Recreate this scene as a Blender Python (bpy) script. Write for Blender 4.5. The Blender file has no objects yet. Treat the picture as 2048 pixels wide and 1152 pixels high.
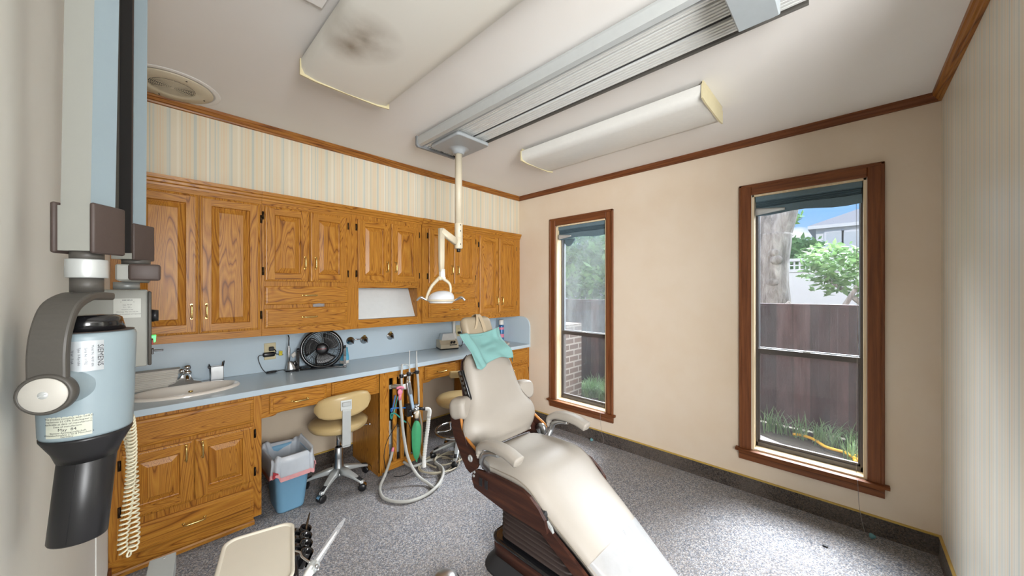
import bpy, bmesh, math, random
from mathutils import Matrix, Vector
random.seed(7)
C = bpy.context.scene.collection
SC = bpy.context.scene
R = math.radians
PI = math.pi

# ------------------------------------------------------------------ camera
H = 1.415; FPX = 701.6; YAW = R(43.88); CY = 580.0
cam = bpy.data.cameras.new('camera'); co = bpy.data.objects.new('camera', cam); C.objects.link(co)
cam.sensor_width = 36.0; cam.lens = 36.0*FPX/2048; cam.shift_y = (CY-576)/2048; cam.clip_start = 0.02; cam.clip_end = 200
co.location = (0, 0, H); co.rotation_euler = (R(90), 0, YAW-R(90))
SC.camera = co
# ------------------------------------------------------------------ exposure
vs = SC.view_settings
vs.view_transform = 'Standard'; vs.look = 'None'; vs.gamma = 1.0; vs.use_curve_mapping = False
vs.exposure = 0.36
# ------------------------------------------------------------------ world: blue sky with clouds
w = bpy.data.worlds.new('sky'); SC.world = w; w.use_nodes = True
nt = w.node_tree; nt.nodes.clear()
def wn(t, **k):
    n = nt.nodes.new(t)
    for a, b in k.items(): setattr(n, a, b)
    return n
tc = wn('ShaderNodeTexCoord'); sp = wn('ShaderNodeSeparateXYZ'); nt.links.new(tc.outputs['Generated'], sp.inputs[0])
rp = wn('ShaderNodeValToRGB'); nt.links.new(sp.outputs[2], rp.inputs[0])
cr = rp.color_ramp; cr.elements[0].position = 0.0; cr.elements[0].color = (.62, .74, .9, 1)
cr.elements[1].position = .5; cr.elements[1].color = (.11, .3, .72, 1)
e = cr.elements.new(.16); e.color = (.25, .5, .9, 1)
mp = wn('ShaderNodeMapping'); mp.inputs['Scale'].default_value = (5, 5, 16); mp.inputs['Location'].default_value = (1.3, .4, 2.2)
nt.links.new(tc.outputs['Generated'], mp.inputs[0])
nz = wn('ShaderNodeTexNoise'); nz.inputs['Scale'].default_value = 1.0; nz.inputs['Detail'].default_value = 5; nt.links.new(mp.outputs[0], nz.inputs['Vector'])
r2 = wn('ShaderNodeValToRGB'); nt.links.new(nz.outputs[0], r2.inputs[0])
r2.color_ramp.elements[0].position = .5; r2.color_ramp.elements[0].color = (0, 0, 0, 1); r2.color_ramp.elements[1].position = .62; r2.color_ramp.elements[1].color = (1, 1, 1, 1)
mx = wn('ShaderNodeMix', data_type='RGBA'); nt.links.new(r2.outputs[0], mx.inputs[0]); nt.links.new(rp.outputs[0], mx.inputs[6]); mx.inputs[7].default_value = (.95, .96, 1, 1)
bg = wn('ShaderNodeBackground'); nt.links.new(mx.outputs[2], bg.inputs[0]); bg.inputs[1].default_value = .95
ow = wn('ShaderNodeOutputWorld'); nt.links.new(bg.outputs[0], ow.inputs[0])
# ------------------------------------------------------------------ lights: the bright overcast part of the sky in front of the windows, and an unseen fill lamp added behind the camera
def area(name, loc, target, sx, sy, energy, col, spread=180):
    l = bpy.data.lights.new(name, 'AREA'); l.shape = 'RECTANGLE'; l.size = sx; l.size_y = sy; l.energy = energy; l.color = col; l.spread = R(spread)
    o = bpy.data.objects.new(name, l); C.objects.link(o); o.location = loc
    o.rotation_euler = (Vector(target)-Vector(loc)).to_track_quat('-Z', 'Y').to_euler()
    return o
area('sky_daylight', (7.2, .9, 6.0), (2.9, .9, 1.1), 7, 5, 2500, (.86, .93, 1.0), 75)
area('fill_light', (-.25, -1.65, 1.6), (1.5, 1.8, 1.5), 1.5, 1.4, 128, (.97, .98, 1.0), 160)  # unseen lamp added to brighten the room
sl = bpy.data.lights.new('sun', 'SUN'); sl.energy = 1.7; sl.angle = R(3); sl.color = (1, .96, .9)
so = bpy.data.objects.new('sun', sl); C.objects.link(so); so.rotation_euler = Vector((.78, .25, -.58)).to_track_quat('-Z', 'Y').to_euler()
# ------------------------------------------------------------------ pixel helpers: a picked image point on a plane of the room
_c, _s = math.cos(YAW), math.sin(YAW)
def _ray(u, v):
    t = (u-1024)/FPX
    return (_c+t*_s, _s-t*_c, (CY-v)/FPX)
def PX(u, v, x): d = _ray(u, v); k = x/d[0]; return Vector((x, d[1]*k, H+d[2]*k))
def PY(u, v, y): d = _ray(u, v); k = y/d[1]; return Vector((d[0]*k, y, H+d[2]*k))
def PZ(u, v, z): d = _ray(u, v); k = (z-H)/d[2]; return Vector((d[0]*k, d[1]*k, z))

# ------------------------------------------------------------------ mesh helpers
def crom(pts, n=6, closed=False):
    P = [Vector(p) for p in pts]; out = []
    N = len(P); rng = range(N if closed else N-1)
    for i in rng:
        p1, p2 = P[i], P[(i+1) % N]
        p0 = P[(i-1) % N] if (closed or i > 0) else p1*2-p2
        p3 = P[(i+2) % N] if (closed or i < N-2) else p2*2-p1
        for k in range(n):
            t = k/n
            out.append(.5*((2*p1)+(p2-p0)*t+(2*p0-5*p1+4*p2-p3)*t*t+(3*p1-p0-3*p2+p3)*t*t*t))
    if not closed: out.append(P[-1])
    return out
def rrect(w, h, r, n=4):
    """rounded rectangle outline, centred, counter-clockwise"""
    out = []
    for cx, cy, a0 in ((w/2-r, h/2-r, 0), (-w/2+r, h/2-r, 90), (-w/2+r, -h/2+r, 180), (w/2-r, -h/2+r, 270)):
        for k in range(n+1):
            a = R(a0+90*k/n); out.append((cx+r*math.cos(a), cy+r*math.sin(a)))
    return out
class MB:
    def __init__(s): s.v = []; s.f = []; s.m = []; s.sm = []
    def add(s, vs, fs, m=0, sm=False, M=None):
        b = len(s.v)
        s.v += [tuple(M @ Vector(p)) if M else tuple(p) for p in vs]
        for f in fs:
            s.f.append([b+i for i in f]); s.m.append(m); s.sm.append(sm)
        return s
    def box(s, x0, x1, y0, y1, z0, z1, b=0.0, m=0, M=None, seg=1):
        if b <= 0:
            vs = [(x, y, z) for x in (x0, x1) for y in (y0, y1) for z in (z0, z1)]
            return s.add(vs, [(0, 1, 3, 2), (4, 6, 7, 5), (0, 4, 5, 1), (2, 3, 7, 6), (0, 2, 6, 4), (1, 5, 7, 3)], m, False, M)
        bm = bmesh.new(); bmesh.ops.create_cube(bm, size=1)
        for v in bm.verts: v.co = ((v.co.x+.5)*(x1-x0)+x0, (v.co.y+.5)*(y1-y0)+y0, (v.co.z+.5)*(z1-z0)+z0)
        b = min(b, .49*min(abs(x1-x0), abs(y1-y0), abs(z1-z0)))
        bmesh.ops.bevel(bm, geom=bm.edges[:], offset=b, segments=seg, affect='EDGES', profile=.5)
        bm.verts.index_update()
        s.add([v.co.copy() for v in bm.verts], [[v.index for v in f.verts] for f in bm.faces], m, seg > 1, M); bm.free(); return s
    def loft(s, rings, m=0, sm=True, cap=True, closed=True, M=None):
        n = len(rings[0]); vs = [p for r in rings for p in r]; fs = []
        for i in range(len(rings)-1):
            for k in range(n if closed else n-1):
                a = i*n+k; b = i*n+(k+1) % n
                fs.append((a, b, b+n, a+n))
        s.add(vs, fs, m, sm, M)
        if cap:
            o = len(s.v)-len(vs)
            s.f.append([o+k for k in range(n)][::-1]); s.m.append(m); s.sm.append(False)
            s.f.append([o+len(vs)-n+k for k in range(n)]); s.m.append(m); s.sm.append(False)
        return s
    def tube(s, pts, r, n=8, sub=0, m=0, closed=False, cap=True, flat=1.0):
        P = crom(pts, sub, closed) if sub else [Vector(p) for p in pts]
        N = len(P); rs = r if isinstance(r, (list, tuple)) else [r]*N
        if len(rs) != N: rs = [rs[min(len(rs)-1, int(i*(len(rs)-1)/(N-1)))]+(rs[min(len(rs)-1, int(i*(len(rs)-1)/(N-1))+1)]-rs[min(len(rs)-1, int(i*(len(rs)-1)/(N-1)))])*((i*(len(rs)-1)/(N-1)) % 1) for i in range(N)]
        rings = []; up = None
        for i in range(N):
            t = (P[(i+1) % N]-P[i-1]) if closed else (P[min(i+1, N-1)]-P[max(i-1, 0)])
            if t.length < 1e-9: t = Vector((0, 0, 1))
            t.normalize()
            if up is None:
                up = Vector((0, 0, 1)) if abs(t.z) < .9 else Vector((1, 0, 0))
            up = up-t*up.dot(t)
            if up.length < 1e-6: up = t.orthogonal()
            up.normalize(); sd = t.cross(up)
            rings.append([P[i]+(sd*math.cos(2*PI*k/n)+up*math.sin(2*PI*k/n)*flat)*rs[i] for k in range(n)])
        if closed: rings.append(rings[0])
        return s.loft(rings, m, True, cap and not closed)
    def cyl(s, p0, p1, r0, r1=None, n=20, m=0, cap=True):
        return s.tube([p0, p1], [r0, r0 if r1 is None else r1], n, 0, m, False, cap)
    def lathe(s, prof, M=None, n=28, m=0, sm=True, a0=0, a1=360):
        full = abs(a1-a0) >= 360
        k_ = n if full else n+1
        rings = []
        for j in range(k_):
            a = R(a0+(a1-a0)*j/n); rings.append([(r*math.cos(a), r*math.sin(a), z) for r, z in prof])
        if full: rings.append(rings[0])
        return s.loft(rings, m, sm, False, False, M)
    def prism(s, poly, ax, a0, a1, m=0, M=None, sm=False):
        def p(q, a): return {'x': (a, q[0], q[1]), 'y': (q[0], a, q[1]), 'z': (q[0], q[1], a)}[ax]
        n = len(poly); vs = [p(q, a0) for q in poly]+[p(q, a1) for q in poly]
        fs = [tuple(range(n))[::-1], tuple(range(n, 2*n))]
        s.add(vs, fs, m, False, M); 
        b = len(s.v)-2*n
        for k in range(n):
            s.f.append([b+k, b+(k+1) % n, b+n+(k+1) % n, b+n+k]); s.m.append(m); s.sm.append(sm)
        return s
    def sphere(s, c, r, n=16, m=0, sc=(1, 1, 1), M=None):
        rings = []
        for i in range(n//2+1):
            a = PI*i/(n//2); rr = max(math.sin(a), 1e-4)
            rings.append([(c[0]+sc[0]*r*rr*math.cos(2*PI*k/n), c[1]+sc[1]*r*rr*math.sin(2*PI*k/n), c[2]+sc[2]*r*math.cos(a)) for k in range(n)])
        return s.loft(rings, m, True, False, True, M)
    def sheet(s, fn, nu, nv, th=0.0, m=0, sm=True):
        g = [[Vector(fn(i/nu, j/nv)) for j in range(nv+1)] for i in range(nu+1)]
        if th == 0:
            vs = [p for r in g for p in r]
            return s.add(vs, [(i*(nv+1)+j, (i+1)*(nv+1)+j, (i+1)*(nv+1)+j+1, i*(nv+1)+j+1) for i in range(nu) for j in range(nv)], m, sm)
        nm = [[None]*(nv+1) for _ in range(nu+1)]
        for i in range(nu+1):
            for j in range(nv+1):
                a = g[min(i+1, nu)][j]-g[max(i-1, 0)][j]; b = g[i][min(j+1, nv)]-g[i][max(j-1, 0)]
                q = a.cross(b); nm[i][j] = q.normalized() if q.length > 1e-12 else Vector((0, 0, 1))
        top = [g[i][j]+nm[i][j]*th/2 for i in range(nu+1) for j in range(nv+1)]
        bot = [g[i][j]-nm[i][j]*th/2 for i in range(nu+1) for j in range(nv+1)]
        W = nv+1; K = len(top); fs = []
        for i in range(nu):
            for j in range(nv):
                a = i*W+j; fs.append((a, a+W, a+W+1, a+1)); fs.append((K+a, K+a+1, K+a+W+1, K+a+W))
        ed = [(0*W+j, 0*W+j+1) for j in range(nv)]+[(nu*W+j+1, nu*W+j) for j in range(nv)]+[((i+1)*W, i*W) for i in range(nu)]+[(i*W+nv, (i+1)*W+nv) for i in range(nu)]
        for a, b in ed: fs.append((a, b, K+b, K+a))
        return s.add(top+bot, fs, m, sm)
    def build(s, name, mat, parent=None, sub=0, fix=True, label=None, keep=False):
        me = bpy.data.meshes.new(name); me.from_pydata(s.v, [], s.f)
        mats = mat if isinstance(mat, (list, tuple)) else [mat]
        for q in mats: me.materials.append(q)
        me.polygons.foreach_set('material_index', s.m); me.polygons.foreach_set('use_smooth', s.sm)
        if fix:
            bm = bmesh.new(); bm.from_mesh(me); bmesh.ops.remove_doubles(bm, verts=bm.verts, dist=1e-6)
            bmesh.ops.recalc_face_normals(bm, faces=bm.faces); bm.to_mesh(me); bm.free()
        o = bpy.data.objects.new(name, me); C.objects.link(o)
        if sub:
            md = o.modifiers.new('subdivision', 'SUBSURF'); md.levels = sub; md.render_levels = sub
        if parent:
            o.parent = parent; o.matrix_parent_inverse = Matrix.Translation(-wloc(parent))
        elif not keep:
            xs = [v.co.x for v in me.vertices]; ys = [v.co.y for v in me.vertices]; zs = [v.co.z for v in me.vertices]
            b = Vector(((min(xs)+max(xs))/2, (min(ys)+max(ys))/2, min(zs)))
            me.transform(Matrix.Translation(-b)); o.location = b
        if label: o['label'] = label
        return o
def wloc(o):
    p = Vector(o.location)
    if o.parent: p = o.matrix_parent_inverse @ p + wloc(o.parent)
    return p
def tag(o, label, cat, group=None):
    o['label'] = label; o['category'] = cat
    if group: o['group'] = group
    return o
def thing(name, label, cat, loc=(0, 0, 0), group=None):
    o = bpy.data.objects.new(name, None); C.objects.link(o); o.location = loc; o.empty_display_size = .05
    return tag(o, label, cat, group)
def struct(name, mb, mat, parent=None, keep=True, **k):
    o = mb.build(name, mat, parent, keep=keep, **k)
    if not parent: o['kind'] = 'structure'
    return o
def dup(root, loc, label=None):
    r = root.copy(); C.objects.link(r); r.location = loc
    if label: r['label'] = label
    for ch in list(root.children):
        c = ch.copy(); C.objects.link(c); c.parent = r
        for g in ch.children:
            d = g.copy(); C.objects.link(d); d.parent = c
    return r
def text(s, body, size, place, m=0, align='CENTER'):
    """flat lettering: place(x, y) puts each outline point on its surface"""
    cu = bpy.data.curves.new('t', 'FONT'); cu.body = body; cu.size = size; cu.align_x = align; cu.align_y = 'CENTER'; cu.resolution_u = 2
    o = bpy.data.objects.new('t', cu); C.objects.link(o)
    dg = bpy.context.evaluated_depsgraph_get(); me = bpy.data.meshes.new_from_object(o.evaluated_get(dg))
    s.add([place(v.co.x, v.co.y) for v in me.vertices], [list(p.vertices) for p in me.polygons], m)
    bpy.data.objects.remove(o); bpy.data.curves.remove(cu); bpy.data.meshes.remove(me)
    return s

# ------------------------------------------------------------------ materials
def lin(h):
    h = h.lstrip('#'); q = [int(h[i:i+2], 16)/255 for i in (0, 2, 4)]
    return tuple(x/12.92 if x <= .04045 else ((x+.055)/1.055)**2.4 for x in q)+(1,)
class NT:
    def __init__(s, name):
        s.mat = bpy.data.materials.new(name); s.mat.use_nodes = True; s.t = s.mat.node_tree; s.t.nodes.clear()
        s.out = s.n('ShaderNodeOutputMaterial')
    def n(s, t, ins=None, **k):
        q = s.t.nodes.new(t)
        for a, b in k.items(): setattr(q, a, b)
        for a, b in (ins or {}).items():
            if hasattr(b, 'is_output'): s.t.links.new(b, q.inputs[a])
            else: q.inputs[a].default_value = b
        return q
    def bsdf(s, **k):
        b = s.n('ShaderNodeBsdfPrincipled', {a.replace('_', ' '): v for a, v in k.items()}); s.t.links.new(b.outputs[0], s.out.inputs[0]); return b
    def coord(s, scale=(1, 1, 1), kind='Object', rnd=0):
        c = s.n('ShaderNodeTexCoord').outputs[kind]
        if rnd:
            oi = s.n('ShaderNodeObjectInfo').outputs['Random']
            c = s.n('ShaderNodeVectorMath', {0: c, 1: s.n('ShaderNodeCombineXYZ', {0: s.math('MULTIPLY', oi, rnd), 1: s.math('MULTIPLY', oi, rnd*1.7), 2: s.math('MULTIPLY', oi, rnd*2.3)}).outputs[0]}, operation='ADD').outputs[0]
        return s.n('ShaderNodeMapping', {0: c, 'Scale': scale}).outputs[0]
    def math(s, op, a, b=0.0, c=0.0): return s.n('ShaderNodeMath', {0: a, 1: b, 2: c}, operation=op).outputs[0]
    def noise(s, vec, scale=1, detail=3, rough=.5, dist=0): return s.n('ShaderNodeTexNoise', {'Vector': vec, 'Scale': scale, 'Detail': detail, 'Roughness': rough, 'Distortion': dist}).outputs[0]
    def ramp(s, fac, stops, interp='LINEAR'):
        r = s.n('ShaderNodeValToRGB', {0: fac}); cr = r.color_ramp; cr.interpolation = interp
        while len(cr.elements) > 1: cr.elements.remove(cr.elements[0])
        cr.elements[0].position = stops[0][0]; cr.elements[0].color = stops[0][1]
        for p, c in stops[1:]:
            e = cr.elements.new(p); e.color = c
        return r.outputs[0]
    def mix(s, f, a, b, mode='MIX'): return s.n('ShaderNodeMix', {0: f, 6: a, 7: b}, data_type='RGBA', blend_type=mode).outputs[2]
    def bump(s, h, st=.2, d=.01): return s.n('ShaderNodeBump', {'Height': h, 'Strength': st, 'Distance': d}).outputs[0]
G = lambda v: (v, v, v, 1)
def plain(name, col, rough=.5, metal=0, spec=.5, var=.06, scale=30, bump=0.0, coat=0, **k):
    t = NT(name); v = t.coord(rnd=3)
    n = t.noise(v, scale, 4, .6)
    c = lin(col) if isinstance(col, str) else col
    base = t.mix(n, tuple(x*(1-var) for x in c[:3])+(1,), tuple(min(1, x*(1+var)) for x in c[:3])+(1,))
    kw = dict(Base_Color=base, Metallic=metal, Roughness=rough, Specular_IOR_Level=spec)
    if coat: kw['Coat_Weight'] = coat
    if bump: kw['Normal'] = t.bump(t.noise(v, scale*3, 3), bump, .002)
    kw.update(k)
    t.bsdf(**kw); return t.mat
def oak(name, grain='z', light='#c08835', mid='#a56a24', dark='#683c12', rings=12, rough=.36):
    t = NT(name)
    sc = {'z': (6.5, 6.5, .6), 'x': (.6, 6.5, 6.5)}[grain]
    v = t.coord(sc, rnd=9)
    n1 = t.noise(v, 1.0, 2.0, .45, .6)
    band = t.math('FRACT', t.math('MULTIPLY', n1, rings*2.0))
    saw = t.math('ABSOLUTE', t.math('SUBTRACT', t.math('MULTIPLY', band, 2), 1))
    f2 = {'z': (260, 260, 9), 'x': (9, 260, 260)}[grain]
    pores = t.noise(t.coord(f2, rnd=9), 1, 3, .6)
    f3 = {'z': (60, 60, 1.5), 'x': (1.5, 60, 60)}[grain]
    streak = t.noise(t.coord(f3, rnd=9), 1, 2, .6)
    base = t.ramp(saw, [(0, lin(dark)), (.14, lin(mid)), (.5, lin(light)), (1, lin(mid))])
    base = t.mix(t.ramp(pores, [(.34, G(.5)), (.46, G(0))]), base, lin(dark))
    base = t.mix(t.math('MULTIPLY', streak, .3), base, lin(mid))
    t.bsdf(Base_Color=base, Roughness=rough, Specular_IOR_Level=.28, Coat_Weight=.07, Coat_Roughness=.25, Normal=t.bump(t.math('ADD', pores, t.math('MULTIPLY', saw, .5)), .08, .0015))
    return t.mat
M = {}
M['oakv'] = oak('golden oak upright grain', 'z'); M['oakh'] = oak('golden oak level grain', 'x')
M['trimh'] = oak('stained crown wood', 'x', '#a8712f', '#8a5320', '#5b3110', 5)
def trimwood(name, sc, light, mid, dark):
    t = NT(name); v = t.coord(sc, rnd=4); n = t.noise(v, 1, 5, .65)
    t.bsdf(Base_Color=t.ramp(n, [(.25, lin(dark)), (.5, lin(mid)), (.75, lin(light))]), Roughness=.5,Specular_IOR_Level=.3, Normal=t.bump(n, .06, .001)); return t.mat
M['casev'] = trimwood('window casing stain upright', (60, 60, 2.5), '#87522d', '#714122', '#4c2710')
M['caseh'] = trimwood('window casing stain level', (60, 2.5, 60), '#87522d', '#714122', '#4c2710')
M['jamb'] = trimwood('pale pine jamb', (40, 40, 2), '#efe0c6', '#e6d2ae', '#d6b98a')
M['rosewood'] = trimwood('dark rosewood laminate', (40, 3, 40), '#54301f', '#3a2018', '#20100c')
M['ply'] = trimwood('bent plywood edge', (40, 6, 6), '#c58a49', '#b17638', '#8d5a27')
def wallpaper(name, ax, base, amp=1.0, period=.27, rough=.6):
    t = NT(name); c = t.n('ShaderNodeSeparateXYZ', {0: t.coord()}).outputs[ax]
    f = t.math('FRACT', t.math('DIVIDE', c, period))
    B = lin(base); blue = lin('#9db4b8'); pale = lin('#b9c6c2'); tan = lin('#d8b78c'); tan2 = lin('#dcc39c'); wht = lin('#e3dcca')
    st = [(0, B), (.02, blue), (.04, B), (.07, pale), (.095, B), (.13, tan2), (.15, B), (.17, tan), (.188, B), (.21, tan2), (.23, B), (.27, pale), (.305, blue), (.33, B), (.42, wht), (.46, B), (.49, blue), (.507, B), (.56, tan), (.575, B), (.60, tan2), (.62, tan), (.635, B), (.68, blue), (.73, B), (.76, tan2), (.80, B), (.87, tan), (.89, wht), (.93, blue), (.95, B)]
    col = t.ramp(f, st[:31], 'CONSTANT')
    col = t.mix(amp, B, col)
    n = t.noise(t.coord((6, 6, 1.5)), 1, 3); col = t.mix(.08, col, t.ramp(n, [(.3, lin('#b9a98a')), (.7, lin('#ffffff'))]))
    fine = t.noise(t.coord((900, 900, 900)), 1, 1)
    t.bsdf(Base_Color=col, Roughness=rough, Specular_IOR_Level=.35, Normal=t.bump(fine, .05, .0006)); return t.mat
M['paperx'] = wallpaper('striped wallpaper', 0, '#d6cbb2', .5)
M['paper_lit'] = wallpaper('daylit striped wallpaper', 0, '#d9d6cb', .55, .21, .42)  # striped paper made whiter, daylight on the right wall put into the colour
def wall(name, base, stain, amt, rough=.75, scale=1.1):
    t = NT(name); n = t.noise(t.coord((1, 1, 1)), scale, 5, .6); f = t.noise(t.coord(), 220, 3)
    t.bsdf(Base_Color=t.mix(t.math('MULTIPLY', t.ramp(n, [(.45, G(0)), (.75, G(1))]), amt), lin(base), lin(stain)), Roughness=rough, Specular_IOR_Level=.3, Normal=t.bump(f, .08, .001)); return t.mat
M['wallb'] = wall('cream wall vinyl', '#dccdb9', '#ccb290', .45)
M['walln'] = wall('white painted wall', '#e6e6e0', '#d2cfc4', .35)
M['knee'] = wall('kneehole wall paint', '#cdbfaa', '#b5a287', .4)
M['ceil'] = wall('textured ceiling paint', '#e9e6e1', '#ddd6ca', .25, .85, .8)
def carpet(name, stops, sc=165, strength=.6):
    t = NT(name); v = t.coord()
    a = t.n('ShaderNodeTexVoronoi', {'Vector': v, 'Scale': sc*1.15}, feature='F1').outputs['Color']
    a = t.n('ShaderNodeSeparateColor', {0: a}).outputs[0]
    b = t.noise(v, sc*1.6, 2, .8)
    big = t.noise(v, 3.0, 3, .6)
    f = t.math('ADD', t.math('MULTIPLY', a, .55), t.math('MULTIPLY', b, .45))
    col = t.ramp(f, stops)
    col = t.mix(t.math('MULTIPLY', t.ramp(big, [(.42, G(0)), (.7, G(1))]), .32), col, lin('#7d736a'))
    t.bsdf(Base_Color=col, Roughness=.95, Specular_IOR_Level=.1, Sheen_Weight=.15, Normal=t.bump(t.math('ADD', b, a), strength, .006)); return t.mat
CST = [(.12, lin('#33363f')), (.3, lin('#5b606b')), (.42, lin('#7b736c')), (.52, lin('#78818e')), (.64, lin('#9c9187')), (.82, lin('#b6b9be'))]
M['carpet'] = carpet('blue grey loop carpet', CST)
M['cove'] = carpet('carpet cove base', [(.15, lin('#1d1a19')), (.35, lin('#3d3733')), (.5, lin('#4c4847')), (.65, lin('#564a40')), (.85, lin('#6a655f'))], 150, .5)
M['brasstrim'] = plain('yellow vinyl edge', '#b99a4a', .4)
M['lam'] = plain('pale blue laminate', '#bccdd8', .24, var=.03, scale=500)
M['niche'] = plain('white laminate', '#d5dadb', .45)
M['brass'] = plain('worn brass', '#d9bd7c', .25, 1.0, var=.25, scale=60)
M['bronze'] = plain('dark bronze', '#3c2f22', .45, .8)
M['chrome'] = plain('chrome', '#d8dadd', .12, 1.0, var=.03)
M['alu'] = plain('brushed aluminium', '#c3c6c8', .32, 1.0); M['rib'] = plain('ribbed anodised aluminium', '#dcdddA', .45, .1)
M['alum'] = plain('satin painted aluminium', '#bfc3c2', .4, .35)
M['black'] = plain('black plastic', '#1b1b1d', .35)
M['blackgl'] = plain('glossy black plastic', '#151517', .16, coat=.4)
M['rubber'] = plain('black rubber', '#222224', .7)
M['beige'] = plain('beige enamel', '#cdc2aa', .4, var=.04)
M['cream'] = plain('cream plastic', '#c9be98', .45)
M['lens'] = None
M['white'] = plain('white plastic', '#e4e3de', .4)
M['vinyl'] = plain('beige upholstery vinyl', '#9c958b', .5, var=.05, scale=8, bump=.08)
M['pipe'] = plain('upholstery piping', '#837a6c', .5); M['headv'] = plain('tan headrest vinyl', '#998c76', .42)
M['tan'] = plain('tan upholstery vinyl', '#c0a878', .34, var=.1, scale=9, bump=.08)
M['brown'] = plain('brown textured plastic', '#463a35', .55, var=.12, scale=300)
M['dgrey'] = plain('dark grey enamel', '#4a4742', .5, var=.12, scale=300)
M['ltblue'] = plain('pale blue enamel', '#8b9ba2', .4, var=.03)
M['ltgrey'] = plain('light grey enamel', '#9c9d96', .45, var=.03)
M['green_bag'] = plain('green rubber', '#3f9a68', .5, var=.12)
M['pink'] = plain('pink rubber', '#d97f97', .45)
M['hose'] = plain('grey hose', '#a3a29c', .5)
M['hosebeige'] = plain('beige hose', '#aaa18c', .5)
M['blue_bin'] = plain('blue bin plastic', '#79a9c8', .4, var=.04)
M['porc'] = plain('white porcelain', '#ece6dc', .12, var=.02, coat=.5)
M['porcb'] = plain('beige porcelain', '#d9cbb5', .15, var=.02, coat=.5)
M['paper'] = plain('white paper', '#d9d5cc', .8)
M['teal'] = None
M['ink'] = plain('dark ink', '#2d2f33', .7)
M['redink'] = plain('red ink', '#a02c35', .6)
M['yellowtag'] = plain('yellow tag', '#d8c83a', .6)
M['cupblue'] = plain('blue paper cup', '#5fb5d6', .6, var=.25, scale=60)
M['cable'] = plain('black cable', '#161618', .5)
M['teal_cord'] = plain('teal tassel', '#5f8e93', .6)
M['string'] = plain('grey cord', '#8b8580', .7)
M['winframe'] = plain('dark bronze window frame', '#4a4441', .45)
M['sashwhite'] = plain('pale sash edge', '#9ba0a4', .4, .4)
M['shade'] = plain('grey blue pleated shade', '#5f7580', .7, var=.15, scale=80)
def cloth(name, col, trans=.35, rough=.8):
    t = NT(name); n = t.noise(t.coord(), 40, 3)
    d = t.n('ShaderNodeBsdfPrincipled', {'Base Color': t.mix(n, tuple(x*.92 for x in lin(col)[:3])+(1,), lin(col)), 'Roughness': rough})
    tr = t.n('ShaderNodeBsdfTranslucent', {0: lin(col)})
    mxs = t.n('ShaderNodeMixShader', {0: trans, 1: d.outputs[0], 2: tr.outputs[0]}); t.t.links.new(mxs.outputs[0], t.out.inputs[0]); return t.mat
M['teal'] = cloth('aqua paper bib', '#78a5a1', .12)
M['lens'] = cloth('prismatic light lens', '#e2e1db', .1, .35)
def film(name, col, op, rough=.15):
    t = NT(name); n = t.noise(t.coord(), 25, 4)
    d = t.n('ShaderNodeBsdfPrincipled', {'Base Color': lin(col), 'Roughness': rough})
    tr = t.n('ShaderNodeBsdfTransparent')
    f = t.math('ADD', op-.06, t.math('MULTIPLY', n, .12))
    mxs = t.n('ShaderNodeMixShader', {0: f, 1: tr.outputs[0], 2: d.outputs[0]}); t.t.links.new(mxs.outputs[0], t.out.inputs[0]); return t.mat
M['film'] = film('clear plastic cover', '#b2b4b7', .5)
M['bag'] = film('thin white liner plastic', '#d5dbe2', .72, .3)
M['sleeve'] = film('clear plastic sleeve', '#e6e9ec', .22, .1)
def glass(name, haze, col='#c9d2d6', z0=None, z1=None):
    t = NT(name); v = t.coord((1, 1, 1)); sm = t.noise(t.coord((7, 7, 2.2)), 1, 5, .65); spk = t.noise(v, 160, 2)
    dirt = t.math('ADD', t.math('MULTIPLY', sm, haze*1.2), t.math('MULTIPLY', t.ramp(spk, [(.7, G(0)), (.76, G(1))]), .18))
    tr = t.n('ShaderNodeBsdfTransparent'); gl = t.n('ShaderNodeBsdfGlossy', {'Roughness': .03}); df = t.n('ShaderNodeBsdfDiffuse', {0: lin(col)})
    fr = t.n('ShaderNodeFresnel', {'IOR': 1.35})
    a = t.n('ShaderNodeMixShader', {0: dirt, 1: tr.outputs[0], 2: df.outputs[0]})
    b = t.n('ShaderNodeMixShader', {0: t.math('MULTIPLY', fr.outputs[0], .6), 1: a.outputs[0], 2: gl.outputs[0]}); t.t.links.new(b.outputs[0], t.out.inputs[0]); return t.mat
M['glass_haze'] = glass('hazy window glass', .3); M['glass'] = glass('dusty window glass', .08); M['glass_dirty'] = glass('dirty lower glass', .07)
# ================================================================== ROOM SHELL
XN, XB, YR, YW, ZC, YS = -.13, 2.928, -.353, 3.07, 2.465, 2.703
XE = -2.2
b = MB().box(XE, XB+.12, YR-.1, YW+.12, -.1, 0).box(XE, 2.2, -2.4, YR-.1, -.1, 0); struct('floor', b, M['carpet'])
b = MB().box(XE, XB+.12, YR-.1, YW+.12, ZC, ZC+.1).box(XE, 2.2, -2.4, YR-.1, ZC, ZC+.1); struct('ceiling', b, M['ceil'])
b = MB().box(XN-.1, XB+.12, YW, YW+.12, 0, ZC); struct('wall_left', b, M['knee'])
b = MB().box(XN, XB, YS, YW, 2.04, ZC); struct('wall_soffit', b, M['paperx'])
b = MB().box(1.5, XB+.12, YR-.1, YR, 0, ZC).box(XN-.1, 1.5, YR-.1, YR, 2.3, ZC); struct('wall_right', b, M['paper_lit'])  # unseen opening shaped to let the added fill lamp in
b = MB().box(XN-.1, XN, YR-.1, YW, 0, ZC); struct('wall_near', b, M['walln'])
b = MB().box(XE-.1, XE, -2.5, YR, 0, ZC).box(XE, 2.3, -2.5, -2.4, 0, ZC).box(2.2, 2.3, -2.4, YR-.1, 0, ZC).box(XE, XN-.1, YR-.1, YR, 0, ZC); struct('wall_fill_enclosure', b, M['walln'])  # unseen walls added around the fill lamp to keep the sun out
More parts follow.
